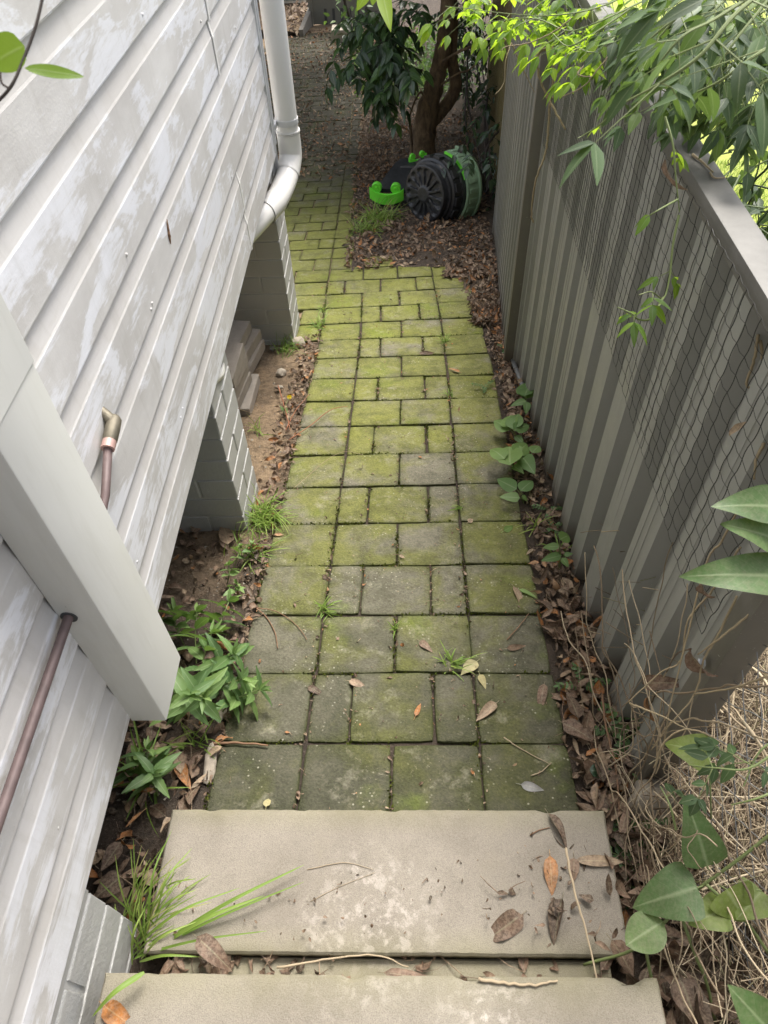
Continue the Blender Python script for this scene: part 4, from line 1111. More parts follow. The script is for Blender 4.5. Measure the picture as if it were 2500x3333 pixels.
bit('silver-grey narrow leaf on the darkest paver beside the step', (1696, 2553), (1768, 2572), .022, .8, shape='lance', curl=.15, mat='silver_leaf')
bit('small yellow curled leaf on the paver above the step', (866, 2626), (874, 2592), .016, .6, curl=1.2, mat='pale_leaf')
bit('tiny orange leaf in the middle of a paver below the grass tuft', (1352, 2330), (1370, 2288), .012, 1.0)
bit('tan oval leaf beside a joint, left of the paving centre', (1136, 2216), (1190, 2232), .020, .78)
bit('dark curled leaf in the joint of the second paver row', (1002, 2236), (1052, 2262), .018, .25, curl=1.4)
bit('rusty orange-brown leaf lying upright on the lower step', (1790, 2785), (1798, 2912), .030, .98, z=Z1, shape='lance')
bit('dark brown rolled leaf at the front edge of the lower step', (1830, 2925), (1795, 3066), .030, .18, z=Z1, fold=.7, shape='lance')
bit('long tan strap-shaped leaf across the corner of the lower step', (1872, 2800), (2024, 2804), .020, .86, z=Z1, shape='oval', curl=.1)
bit('short brown leaf beside the tan strap-shaped leaf', (1868, 2792), (1868, 2866), .020, .55, z=Z1)
bit('crumpled lacy brown leaf on the lower step', (1700, 2975), (1580, 3070), .040, .38, z=Z1, wav=.14, curl=.6)
bit('dark curled leaf at the far corner of the lower step', (1785, 2648), (1852, 2758), .022, .3, z=Z1, fold=.5, shape='lance')
bit('bright orange-red leaf on the upper step near the corner', (338, 3272), (430, 3345), .030, 1.0, z=Z2, curl=.8)
bit('glossy dark green fallen leaf in the litter by the fence', (1918, 2508), (2002, 2512), .030, .5, mat='gloss', up=.03, curl=.15)
bit('broad brown leaf in the litter beside the paving', (1832, 2352), (1938, 2408), .042, .45, up=.03)
bit('upright plum-brown leaf in the litter by the paving', (1882, 2338), (1852, 2248), .036, .33, up=.035)
bit('large tan leaf standing against the middle brick pier', (742, 1772), (728, 1700), .050, .80, up=.012, curl=.2)
bit('large tan leaf lying under the house beside the pier', (622, 1728), (668, 1702), .034, .72, up=.012)
bit('orange leaf on the pale right-hand paver midway along the path', (1496, 1210), (1462, 1196), .016, 1.0)
bit('dark curled brown leaf bridging two pavers midway along the path', (1364, 1150), (1424, 1152), .018, .4, curl=1.0)
bit('fresh green leaf lying on the outer paver', (1640, 1728), (1672, 1712), .022, .9, mat='weed')
bit('yellow-green curled leaf on the outer paver', (1690, 1918), (1746, 1940), .016, .96, mat='weed')
bit('pale crumpled leaf beside the yellow-green curled leaf', (1672, 1908), (1716, 1972), .022, .84, curl=.9)
bit('small tan leaf on the outer paver by the litter', (1650, 2110), (1712, 2104), .016, .7)
bit('tiny orange leaf at the edge of the far paving', (1146, 617), (1166, 611), .022, 1.0)
bit('brown pointed leaf on the paver with pale spots', (1366, 2086), (1406, 2120), .020, .6)
bit('small curled leaf on the third paver row', (1052, 1872), (1068, 1892), .014, .3, curl=1.2)
bit('pale round leaf on the outer paver below the seedlings', (1524, 1700), (1540, 1688), .018, .88)
bit('reddish-brown long leaf in the bottom right corner', (2212, 3180), (2270, 3330), .050, .35, z=1.5-1.38, up=.02)
bit('large dull brown leaf fallen between the step and the dry vines', (1990, 3060), (2075, 3180), .05, .42, z=1.5-1.42)
bit('dark leaf wedged between the two steps', (1250, 3166), (1420, 3185), .018, .55, z=1.5-1.45, curl=.2)
bit('brown curled leaf in the gap between the steps', (640, 3050), (760, 3150), .034, .4, z=1.5-1.44, curl=.9)
bit('broad grey-brown leaf below the house boards beside the steps', (400, 2850), (310, 2920), .045, .3, up=.02)
bit('large purplish-brown leaf in the corner by the lower step', (395, 2740), (330, 2830), .036, .36, up=.025, shape='lance')
bit('orange strip of bark beside the lower step', (462, 2642), (408, 2688), .008, .98, up=.03, shape='oval', name='bark_strip', cat='bark strip', group=None)
def hang(label, x0, y0, x1, y1, X, wd, t, curl=.6, mat='litter'):
    a_, b_ = pX(x0, y0, X), pX(x1, y1, X); m = MB(); leaf(m, a_, b_-a_, Vector((-1, .2, .2)), (b_-a_).length*1.05, wd, t, curl, .25, 8, 'ovate', .4, .1)
    tag(m.build('dead_leaf', MATS[mat], None, True), label, 'leaf', 'single fallen leaves')
hang('orange dead leaf caught against the fence sheet', 2108, 2268, 2108, 2352, .47, .026, .97)
hang('long shrivelled grey-brown leaf hanging in front of the fence', 2245, 2110, 2268, 2228, .45, .034, .5, 1.2)
hang('crumpled brown leaf caught on a thin vine by the fence', 2095, 2228, 2150, 2200, .46, .03, .45, 1.4)
hang('small tan leaf stuck in the black netting', 2375, 1418, 2410, 1372, .47, .012, .9, .4)
hang('shrivelled leaf hanging under the big green leaf', 2282, 1900, 2290, 1960, .45, .02, .42, 1.3)
hang('brown dried leaf hanging from the vine at the fence cap', 2165, 520, 2170, 640, .44, .018, .7, 1.0)

# ------------------------------------------------------------------ twigs, sticks and stones
def stick(label, pts, r, mat='twig', z=None, name='twig', up=.006, cat='twig', X=None, d=None):
    P = []
    for q in pts:
        if X is not None: P.append(pX(q[0], q[1], X))
        elif z is not None: P.append(pZ(q[0], q[1], z+r+.001))
        elif len(q) > 2: P.append(pD(*q))
        else: P.append(gp(q[0], q[1], up))
    c_ = smooth_curve(P, 6); m = MB(); m.tube([v+Vector((rnd.gauss(0, r*.22), rnd.gauss(0, r*.22), 0)) for v in c_], [r*(1-.5*i/len(c_)) for i in range(len(c_))], 6)
    return tag(m.build(name, MATS[mat], None, True), label, cat)
stick('short brown stick lying along the paver joint by the leafy weed', [(690, 2420), (760, 2418), (872, 2426)], .0042)
stick('forked reddish twig reaching from the litter onto the paving', [(940, 1432), (1010, 1385), (1075, 1335), (1130, 1322)], .0022, 'red_twig', up=.016)
stick('thinner reddish twig under the forked one', [(905, 1255), (925, 1320), (945, 1400)], .0028, 'red_twig', up=.02)
stick('second thin reddish twig across the left litter strip', [(930, 1400), (960, 1340), (1005, 1285)], .0018, 'red_twig', up=.02)
stick('curved brown twig on the paver beside the leafy weed', [(830, 1975), (868, 2010), (895, 2060), (905, 2110)], .0022)
stick('thin arched twig beside the leafy weed', [(832, 1978), (900, 1990), (960, 2030), (1000, 2082)], .0018)
stick('long straw-coloured stalk crossing both steps', [(1842, 2760), (1870, 2900), (1915, 3060), (1970, 3333)], .0026, 'straw', z=Z1+.10)
stick('thin pale twig on the outer paver pointing to the litter', [(1640, 2400), (1700, 2440), (1792, 2488)], .0016, 'straw')
stick('bent twig on the outer paver beside a curled leaf', [(1730, 2525), (1765, 2510), (1794, 2482)], .0018, 'straw')
stick('thin twig lying across the outer paver of the third row', [(1650, 2082), (1688, 2040), (1722, 1996)], .0018)
stick('brown stalk running down through the litter by the fence', [(1960, 2260), (1975, 2380), (2005, 2500), (2020, 2690)], .0032, 'twig', up=.05)
stick('curved stalk lying on the upper step', [(1555, 3185), (1640, 3200), (1740, 3205), (1815, 3190)], .003, 'straw', z=Z2)
stick('long thin dry stem lying in the gap between the steps', [(900, 3150), (1050, 3125), (1220, 3108), (1330, 3150)], .0022, 'straw', z=1.5-1.42)
stick('thin curved stem on the lower step near its stains', [(1000, 2830), (1120, 2808), (1215, 2830)], .0008, 'straw', z=Z1)
stick('straight thin stem on the lower step', [(1010, 2935), (1100, 2888), (1225, 2838)], .0006, 'straw', z=Z1)
stick('small bent twig on the right of the lower step', [(1725, 2718), (1760, 2700), (1790, 2694)], .0014, z=Z1)
stick('pale stick lying on the fence cap', [(2255, 503), (2290, 530), (2322, 560)], .0026, 'straw', z=TOPN+.022)
stick('small curl of dry stem on the fence cap', [(2312, 562), (2325, 578), (2345, 580), (2362, 576)], .0018, 'straw', z=TOPN+.022)
stick('long pale runner crossing the left pavers', [(955, 1590), (1000, 1552), (1060, 1500), (1120, 1470), (1180, 1480)], .0012, 'vine_stem', up=.02, name='runner')
stick('pale tendril looping from the wall to the flower stem', [(700, 1330), (770, 1330), (830, 1350), (900, 1370)], .0012, 'vine_stem', up=.08, name='runner', cat='tendril')
def rock(label, x, y, r, mat='stone', sq=(1, 1, .7), up=0, name='stone', cat='stone', seed=0):
    c_ = gp(x, y, up); bm = bmesh.new(); bmesh.ops.create_icosphere(bm, subdivisions=3, radius=1)
    for v in bm.verts:
        k = 1+.28*noise1(v.co.x*1.3+seed, v.co.y*1.3, v.co.z*1.3)+.10*noise1(v.co.x*4+seed, v.co.y*4, v.co.z*4)
        v.co = Vector((v.co.x*sq[0], v.co.y*sq[1], v.co.z*sq[2]))*r*k
    bm.verts.index_update(); m = MB(); m.add([c_+v.co+Vector((0, 0, r*sq[2]*.25)) for v in bm.verts], [tuple(v.index for v in f.verts) for f in bm.faces]); bm.free()
    return tag(m.build(name, MATS[mat], None, True, 40), label, cat)
rock('yellowish stone at the foot of the far brick pier', 972, 1118, .035, 'mortar', seed=3)
rock('whitish rough stone in the soil of the left strip', 915, 1215, .022, 'mortar', (1, 1.2, .7), seed=5)
rock('small grey pebble between the flower and the stacked pavers', 908, 1262, .012, 'stone', (1.6, .8, .7), seed=8)
rock('mossy lump of concrete where the fence ends by the steps', 2120, 2620, .062, 'stone', (.9, .8, 1.1), name='concrete_lump', seed=11)
rock('smaller concrete lump half buried in dead leaves by the dry vines', 2215, 2790, .035, 'stone', (1, .8, .9), name='concrete_lump', seed=15)
rock('pale broken mortar along the paving edge by the step', 685, 2490, .030, 'mortar', (.5, 1.6, .35), name='mortar_lump', cat='mortar', seed=21)
rock('pale broken mortar along the paving edge behind the leafy weed', 725, 2300, .022, 'mortar', (.5, 2.2, .35), name='mortar_lump', cat='mortar', seed=25)
rock('pale cut root end sticking out of the soil at the far pier', 888, 1135, .018, 'timber', (.8, 1.2, .7), name='root_end', cat='root', seed=31)
m = MB()
for _ in range(700):
    x, y = rnd.uniform(-.85, -.44), rnd.uniform(.5, 3.0)
    if on_path(x, y): continue
    s_ = rnd.uniform(.002, .007); z = soil_z(x, y); vs = [Vector((x, y, z))+rv()*s_ for _ in range(6)]
    m.add(vs, [(0, 1, 2), (2, 3, 4), (4, 5, 0), (1, 3, 5), (0, 2, 4), (1, 2, 3), (3, 4, 5), (5, 1, 0)])
tag(m.build('gravel', MATS['stone'], None), kind='stuff')

# ------------------------------------------------------------------ plants on the ground
def grass_tuft(label, x, y, n, L, spread, tint=(.2, .85), up=.0, lean=(0, 0), wd=.004, X=None):
    c_ = gp(x, y) if X is None else X; root = thing('grass_tuft', label, 'grass tuft', c_, 'grass tufts along the path'); m = MB()
    for _ in range(n):
        q = c_ + Vector((rnd.gauss(0, spread*.5), rnd.gauss(0, spread*.5), -.004))
        d = Vector((rnd.gauss(lean[0], .55), rnd.gauss(lean[1], .55), rnd.uniform(.5, 1.3)))
        leaf(m, q, d, Vector((0, 0, 1))+rv()*.3, L*rnd.uniform(.45, 1.15), wd*rnd.uniform(.6, 1.3), rnd.uniform(*tint), rnd.uniform(.5, 1.7), .2, 7, 'blade', rnd.gauss(0, .4))
    m.build('blades', MATS['grass'], root, True); return root
grass_tuft('bright green grass clump at the foot of the middle brick pier', 850, 1690, 130, .13, .05, (.35, .85), lean=(.35, -.1))
grass_tuft('thinner grass running along the soil below the bright clump', 800, 1800, 45, .09, .06, (.25, .8), lean=(.3, -.2))
grass_tuft('small grass tuft in a joint of the third paver row', 1052, 1985, 22, .06, .014, (.3, .8))
grass_tuft('grass tuft in the joint beside the pale yellow leaf', 1470, 2165, 30, .075, .02, (.25, .8), lean=(.3, .1))
grass_tuft('tiny grass tuft in the middle joint of the paving', 1286, 2050, 9, .04, .006)
grass_tuft('tiny grass tuft in the right-hand joint by the seedlings', 1498, 1650, 12, .05, .008)
grass_tuft('pale grass tuft in the right-hand joint midway along the path', 1450, 1112, 22, .06, .012, (.3, .9))
grass_tuft('thin grass in the right-hand joint beside the orange leaf', 1462, 1290, 14, .06, .01)
grass_tuft('wispy grass on the soil behind the yellow flower', 930, 1140, 60, .11, .05, (.1, .7))
grass_tuft('grass along the left paving edge by the far pier', 1035, 1060, 34, .09, .03, (.2, .8))
grass_tuft('short weeds in the joint at the bend of the path', 1052, 1010, 20, .06, .015, (.5, .9))
grass_tuft('wide grass tussock beside the compost drum', 1235, 720, 170, .19, .11, (.25, .95), wd=.007)
grass_tuft('lower grass tussock between paving and compost drum', 1195, 755, 110, .15, .09, (.2, .9), wd=.006)
grass_tuft('grass blades beside the seedling at the fence', 1825, 1800, 12, .10, .015, (.3, .7))
grass_tuft('grass blades at the outer edge of the paving', 1740, 1720, 10, .10, .012, (.5, .9), lean=(-.2, -.2))
grass_tuft('long-bladed grass growing beside the house below the box cover', 460, 2560, 16, .15, .03, (.25, .6), wd=.007)
grass_tuft('few grass blades below the leafy weed by the stick', 640, 2420, 16, .11, .03, (.4, .9))
grass_tuft('thin dry grass on the soil strip by the middle pier', 835, 1400, 18, .08, .02, (.5, 1))
# long grass leaning across the lower step
g_ = gp(420, 3090, .03); root = thing('grass_tuft', 'long grass leaning from the house corner across the lower step', 'grass tuft', g_, 'grass tufts along the path'); m = MB()
def blade_to(m, p0, p1, wd, t, sag=.03):
    a_, b_ = Vector(p0), Vector(p1); mid = a_.lerp(b_, .5)+Vector((0, 0, sag)); c_ = smooth_curve([a_, mid, b_], 7); n = len(c_); vs = []; cs = []; fs = []
    for i, q in enumerate(c_):
        tg = (c_[min(i+1, n-1)]-c_[max(i-1, 0)]).normalized(); sd_ = tg.cross(Vector((rnd.gauss(0, .03), 0, 1))).normalized(); k = i/(n-1); hw = wd*.5*min(1, .4+k*4)*max(0, 1-k)**.5+.0002
        vs += [q-sd_*hw+Vector((0, 0, hw*.4)), q, q+sd_*hw+Vector((0, 0, hw*.4))]; cs += [(t, 0, k), (t, .5, k), (t, 1, k)]
        if i: e = (i-1)*3; fs += [(e, e+1, e+4, e+3), (e+1, e+2, e+5, e+4)]
    m.add(vs, fs, cs)
def zz(x, y, dz, z=Z1): return pZ(x, y, z+dz)
for (x0, y0, x1, y1, wd, t, s_) in ((470, 3110, 990, 2815, .009, .5, .03), (500, 3090, 860, 2915, .010, .62, .03), (440, 3120, 990, 2870, .006, .45, .02), (455, 3130, 660, 3115, .006, .6, .04), (440, 3080, 780, 2890, .006, .55, .05), (480, 3060, 560, 2700, .005, .45, .05), (500, 3020, 625, 2760, .005, .6, .05), (470, 3000, 620, 2850, .005, .7, .03), (450, 3110, 870, 3030, .005, .4, .03), (460, 3120, 640, 3000, .005, .8, .04), (430, 3140, 470, 2960, .005, .8, .03), (500, 2980, 640, 2895, .004, .75, .02), (520, 2900, 640, 2860, .004, .6, .02)):
    a_ = zz(x0, y0, -.03); b_ = zz(x1, y1, rnd.uniform(.015, .05)); blade_to(m, a_, b_, wd, t, s_)
for _ in range(60):
    x0, y0 = rnd.gauss(455, 32), rnd.gauss(3040, 60); blade_to(m, zz(x0, y0, -.05), zz(x0+rnd.gauss(70, 70), y0-rnd.uniform(60, 260), rnd.uniform(0, .06)), .003, rnd.uniform(.3, 1), .02)
m.build('blades', MATS['grass'], root, True)
m = MB(); blade_to(m, zz(470, 3165, .03, Z2), zz(300, 3310, .02, Z2), .010, .55, .02)
tag(m.build('grass_tuft', MATS['grass'], None, True), 'single broad grass blade curling onto the corner of the upper step', 'grass tuft', 'grass tufts along the path')

def weed(label, stems, ll, lw, base, shape='lance', mat='weed', cat='weed', name='leafy_weed', group=None, stemmat='tendril', ser=1, tint=(.15, .9)):
    root = thing(name, label, cat, gp(*base), group); fm, sm = MB(), MB()
    for (x0, y0, x1, y1, h, n) in stems:
        sm = MB(); a_ = gp(x0, y0); b_ = gp(x1, y1, h); mid = a_.lerp(b_, .5)+Vector((rnd.gauss(0, .006), rnd.gauss(0, .006), h*.18))
        c_ = smooth_curve([a_, mid, b_], max(2, n)); sm.tube(c_, .0019, 5)
        k = len(c_)
        for i in range(2, k):
            ph = i*1.57
            for s_ in (0, math.pi):
                q = ph+s_; up_ = (c_[i]-c_[i-1]).normalized(); e1 = up_.orthogonal().normalized(); e2 = up_.cross(e1)
                d = (e1*math.cos(q)+e2*math.sin(q))*1.0 + up_*rnd.uniform(.1, .6); f_ = (.55+.55*math.sin(math.pi*min(1, i/(k-1)*.75+.12)))
                leaf(fm, c_[i], d, up_+rv()*.25, ll*f_*rnd.uniform(.8, 1.15), lw*f_, rnd.uniform(*tint), rnd.uniform(.2, .9), .13, 12 if ser else 7, shape, rnd.gauss(0, .2), .0, ser)
        sm.build('stem', MATS[stemmat], root)
        for q in range(3): leaf(fm, c_[-1], (c_[-1]-c_[-2]).normalized()+rv()*.7, Vector((0, 0, 1))+rv()*.4, ll*.5, lw*.45, rnd.uniform(.6, 1), .3, .2, 8, shape, 0, 0, ser)
    fm.build('foliage', MATS[mat], root, True); return root
weed('large leafy weed with toothed leaves between box cover and paving', [(640, 2170, 640, 1990, .10, 3), (660, 2230, 690, 2060, .13, 3), (620, 2260, 620, 2270, .16, 3), (690, 2200, 760, 2130, .12, 3), (650, 2290, 660, 2270, .19, 3), (700, 2280, 790, 2210, .10, 3), (600, 2100, 570, 1990, .08, 3), (700, 2120, 745, 1960, .08, 3), (610, 2330, 620, 2260, .22, 2), (720, 2320, 845, 2245, .07, 3)], .086, .027, (650, 2220))
weed('smaller toothed weed below the box cover beside the house', [(500, 2560, 480, 2440, .10, 3), (515, 2590, 500, 2520, .09, 3), (470, 2540, 440, 2490, .05, 2)], .066, .023, (490, 2560))
weed('low broad weed in the grass near the middle pier', [(760, 1850, 780, 1780, .05, 2), (740, 1900, 745, 1840, .06, 2), (800, 1830, 820, 1770, .05, 2), (760, 1950, 770, 1900, .05, 2)], .035, .018, (770, 1850), 'ovate', ser=0, tint=(.5, 1))
def seedling(label, root_px, leaves, h=.06):
    r0 = gp(*root_px); root = thing('seedling', label, 'seedling', r0, 'broad-leaved seedlings by the fence'); fm, sm = MB(), MB()
    for (x0, y0, x1, y1, wr) in leaves:
        hh = h*rnd.uniform(.7, 1.15); a_ = gp(x0, y0, hh); b_ = gp(x1, y1, hh+rnd.uniform(-.02, .006)); L = (b_-a_).length
        leaf(fm, a_, b_-a_+Vector((0, 0, .18*L)), Vector((-.25, -.35, 1))+rv()*.18, L*1.05, L*wr, rnd.uniform(.35, .95), rnd.uniform(.3, .6), .07, 9, 'ovate', rnd.gauss(0, .15), .01)
        sm.tube(smooth_curve([r0, r0.lerp(a_, .6)+Vector((0, 0, .008)), a_], 5), .0012, 5)
    sm.build('stem', MATS['tendril'], root); fm.build('foliage', MATS['weed'], root, True)
seedling('three-leaved seedling, farthest of the broad-leaved seedlings by the fence', (1720, 1345), [(1710, 1298, 1742, 1232, .5), (1713, 1305, 1664, 1320, .5), (1716, 1308, 1712, 1348, .45), (1708, 1290, 1722, 1250, .5)], .085)
seedling('broad-leaved seedling just below the farthest one', (1682, 1440), [(1662, 1400, 1606, 1372, .62), (1668, 1396, 1684, 1346, .6), (1672, 1400, 1724, 1386, .6), (1660, 1392, 1650, 1348, .55), (1678, 1418, 1702, 1446, .55)], .08)
seedling('largest broad-leaved seedling overhanging the paving edge', (1695, 1545), [(1642, 1494, 1594, 1456, .6), (1660, 1514, 1652, 1442, .55), (1680, 1480, 1720, 1444, .6), (1700, 1486, 1730, 1540, .55), (1732, 1474, 1756, 1448, .8), (1668, 1515, 1704, 1540, .6), (1690, 1478, 1668, 1446, .6)], .09)
seedling('broad-leaved seedling lying over the outer paver corner', (1705, 1640), [(1682, 1592, 1614, 1565, .55), (1692, 1621, 1628, 1620, .6), (1694, 1598, 1735, 1564, .6), (1700, 1612, 1716, 1632, .5)], .055)
seedling('round-leaved seedling at the fence nearest the steps', (1818, 1855), [(1820, 1778, 1768, 1784, .5), (1822, 1756, 1860, 1742, .7), (1826, 1808, 1766, 1828, .45), (1830, 1816, 1848, 1846, .65), (1836, 1806, 1864, 1804, .6)], .09)
def fernlet(label, x, y, n, L, group='fern-like seedlings by the fence', d0=None):
    c_ = gp(x, y, .01); root = thing('fern_seedling', label, 'seedling', c_, group); fm, sm = MB(), MB()
    for i in range(n):
        q = 6.28*i/n+rnd.random(); spray(fm, sm, c_, Vector((math.cos(q), math.sin(q), .8)), L*rnd.uniform(.7, 1.1), 6, L*.26, L*.13, 'oval', (.0, .4), .9, 1.0, None, .2, .0008, 3)
    sm.build('stem', MATS['tendril'], root); fm.build('foliage', MATS['weed'], root, True)
for (x, y, n, L, lab) in ((1790, 1660, 3, .05, 'tiny dark fern-like seedling between the broad-leaved seedlings'), (1800, 1720, 4, .05, 'small fern-like seedling in the litter beside the outer paver'), (1900, 2230, 4, .06, 'dark fern-like seedling in the litter by the muddy fence corner'), (2050, 2400, 5, .08, 'bushy fern-like seedling at the fence foot near the post'), (2120, 2390, 4, .07, 'fern-like seedling right beside the fence post'), (2080, 2730, 4, .09, 'fern-like seedling in front of the concrete lump'), (2050, 2800, 5, .10, 'spreading fern-like plant beside the lower step'), (2150, 2640, 4, .08, 'fern-like frond lying over the concrete lump'), (1580, 1200+60, 3, .05, 'faint fern-like seedling at the outer paving edge midway'), (1640, 1135, 3, .05, 'dark fern-like seedling below the fence joint')):
    fernlet(lab, x, y, n, L)
m = MB(); fc = gp(942, 1292, .05)
fl = thing('yellow_flower', 'single yellow daisy-like flower in the litter left of the path', 'flower', gp(928, 1345))
m.tube(smooth_curve([gp(925, 1350), gp(925, 1330, .03), fc], 6), .0012, 5); m.build('stem', MATS['tendril'], fl)
m = MB()
for k in range(38):
    q = k*2.4; r_ = .011*(1-.5*(k//19)); up_ = (CAM-fc).normalized(); e1 = up_.orthogonal().normalized(); e2 = up_.cross(e1)
    leaf(m, fc+up_*.001*(k//19), e1*math.cos(q)+e2*math.sin(q)+up_*.25, up_, r_, .0028, .5, .1, .0, 2, 'oval')
m.build('petals', MATS['petal'], fl)
m = MB()
for k in range(4): leaf(m, gp(928, 1345, .004), rv(.3), Vector((0, 0, 1)), .04, .014, .6, .5, .1, 5)
m.build('foliage', MATS['weed'], fl, True)
m = MB()                                        # ground cover near the gate
for _ in range(1500):
    x, y = rnd.gauss(.15, .45), rnd.uniform(9.3, 12.6)
    if x < -.55-.05*(y-9): continue
    leaf(m, (x, y, gz(x, y)+rnd.uniform(0, .28)), rv(), rv(1.2), rnd.uniform(.05, .10), .04, rnd.uniform(.3, 1), .5, .1, 3)
tag(m.build('ground_cover', MATS['weed'], None, True), kind='stuff')

# ------------------------------------------------------------------ climbing vines
def compound(fm, sm, q, d, L, n, ll, lw, tint):
    """a drooping pinnate leaf"""
    spray(fm, sm, q, d, L, n, ll, lw, 'lance', tint, .5, .85, None, .35, .0009, 5)
def vine(label, stems, ll, lw, tint, every, base=None, name='climbing_vine', smat='tendril', pn=3, r=.0022, pl=(.05, .09), lmat='vine'):
    P0 = [pD(*q) for q in stems[0]]
    root = thing(name, label, 'vine', base or P0[0]); fm, sm = MB(), MB()
    for stm in stems:
        sm = MB(); c_ = smooth_curve([pD(*q) for q in stm], 10); sm.tube(c_, [r*(1-.6*i/len(c_)) for i in range(len(c_))], 6); k = 0
        for i in range(1, len(c_)):
            k += (c_[i]-c_[i-1]).length
            if k > every:
                k = 0; t = (c_[i]-c_[i-1]).normalized()
                for s_ in (-1, 1):
                    if rnd.random() < .25: continue
                    sd_ = t.cross(Vector((0, 0, 1))); sd_ = sd_.normalized() if sd_.length > .1 else t.orthogonal()
                    compound(fm, sm, c_[i], sd_*s_+t*.4+Vector((0, 0, -.1))+rv()*.35, rnd.uniform(*pl), rnd.choice([1, 2, pn-1]), ll*rnd.uniform(.7, 1.15), lw, tint)
        sm.build('stem', MATS[smat], root)
    fm.build('foliage', MATS[lmat], root, True); return root
vine('sunlit bright green vine arching over the far end of the netted fence',
     [[(2120, -60, 1.8), (1960, 20, 1.75), (1800, 50, 1.75), (1660, 45, 1.8), (1540, 30, 1.85), (1450, 20, 1.9)], [(2100, 0, 1.7), (1950, 70, 1.65), (1850, 100, 1.7), (1740, 60, 1.75), (1600, 70, 1.85)], [(2000, -80, 1.9), (1800, -20, 1.9), (1650, -15, 1.95), (1500, -40, 2.0)], [(2050, 30, 1.6), (1930, 110, 1.6), (1850, 150, 1.62), (1800, 110, 1.65)], [(2100, 60, 1.55), (1990, 130, 1.5), (1930, 170, 1.52), (1870, 150, 1.55)], [(1900, -60, 2.0), (1760, 10, 1.95), (1700, 80, 1.9)]], .048, .021, (.6, 1), .024)
vine('blurred grey-green vine hanging close to the lens in the upper right corner',
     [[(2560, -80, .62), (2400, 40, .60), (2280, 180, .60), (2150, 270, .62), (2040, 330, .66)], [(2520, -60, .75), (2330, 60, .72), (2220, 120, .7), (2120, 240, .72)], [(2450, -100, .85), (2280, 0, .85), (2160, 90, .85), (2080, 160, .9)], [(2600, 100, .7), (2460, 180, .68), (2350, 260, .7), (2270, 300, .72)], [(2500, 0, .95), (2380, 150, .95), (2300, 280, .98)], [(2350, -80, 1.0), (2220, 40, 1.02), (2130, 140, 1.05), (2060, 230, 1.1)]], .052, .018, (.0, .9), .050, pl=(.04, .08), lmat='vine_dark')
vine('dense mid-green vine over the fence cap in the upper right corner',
     [[(2350, -120, 1.25), (2230, -10, 1.2), (2110, 70, 1.2), (2040, 120, 1.25)], [(2550, -60, 1.2), (2450, 60, 1.15), (2350, 150, 1.15), (2270, 240, 1.2)], [(2560, 60, 1.3), (2480, 130, 1.25), (2420, 220, 1.2)], [(2250, -90, 1.35), (2160, 20, 1.35), (2080, 60, 1.4), (2000, 120, 1.4)], [(2500, -120, 1.4), (2360, -20, 1.4), (2240, 60, 1.4), (2170, 160, 1.35)], [(2600, 160, 1.1), (2530, 240, 1.08), (2440, 300, 1.1), (2380, 350, 1.1)], [(2620, 260, 1.15), (2540, 340, 1.12), (2480, 420, 1.12)], [(2580, -20, 1.3), (2480, 40, 1.3), (2390, 90, 1.3), (2300, 100, 1.3)], [(2600, 20, 1.1), (2500, 60, 1.1), (2400, 190, 1.08), (2340, 280, 1.1)], [(2300, -120, 1.5), (2200, -20, 1.5), (2120, 30, 1.5), (2060, 60, 1.55)], [(2420, -60, 1.1), (2300, 60, 1.1), (2210, 160, 1.12), (2160, 260, 1.15), (2140, 360, 1.18)], [(2300, 40, 1.25), (2200, 130, 1.25), (2130, 220, 1.27), (2090, 320, 1.3)], [(2500, 240, 1.2), (2420, 300, 1.2), (2350, 390, 1.2)], [(2520, -80, 1.5), (2440, 10, 1.5), (2380, 110, 1.5), (2330, 190, 1.5)], [(2200, -60, 1.6), (2130, 40, 1.6), (2080, 150, 1.6), (2060, 240, 1.6)]], .044, .020, (.0, .95), .015, lmat='vine_dark')
vine('thin vine trailing down the netting with small leaf clusters',
     [[(2165, 380, 1.12), (2190, 470, 1.12), (2200, 580, 1.14), (2212, 690, 1.16)], [(2205, 650, 1.15), (2150, 680, 1.12), (2100, 710, 1.13)]], .042, .015, (.4, .9), .05, pn=2, pl=(.015, .03))
vine('lowest trailing vine tip with a curled stem on the netting',
     [[(2210, 700, 1.16), (2190, 800, 1.17), (2180, 900, 1.18), (2160, 970, 1.18), (2120, 950, 1.15), (2080, 960, 1.14)], [(2160, 968, 1.17), (2120, 1035, 1.16), (2080, 1040, 1.15), (2055, 1020, 1.14), (2010, 1000, 1.14)]], .040, .013, (.3, .85), .085, pn=2, pl=(.012, .03))
vine('small leaf cluster dangling in front of the netting below the bright vine',
     [[(2030, 330, 1.3), (1960, 400, 1.35), (1900, 440, 1.38), (1880, 450, 1.38)]], .038, .016, (.5, .9), .06, pn=2, pl=(.015, .03))
def bigleaf(fm, x0, y0, x1, y1, d0, d1, wd, t, shape, curl=.2, nrm=None, fold=.08, segs=12, wav=.02):
    a_, b_ = pD(x0, y0, d0), pD(x1, y1, d1); n = nrm or (CAM-a_).normalized()*.8+Vector((0, 0, .6)); leaf(fm, a_, b_-a_, n, (b_-a_).length, wd, t, curl, fold, segs, shape, 0, wav)
bv = thing('broad_leaved_vine', 'vine with three large pale-veined leaves reaching in at the right edge above the steps', 'vine', pD(2580, 1760, .8)); fm, sm = MB(), MB()
sm.tube(smooth_curve([pD(2540, 2300, .86), pD(2560, 1950, .82), pD(2565, 1750, .8), pD(2580, 1500, .85)], 8), .003, 8)
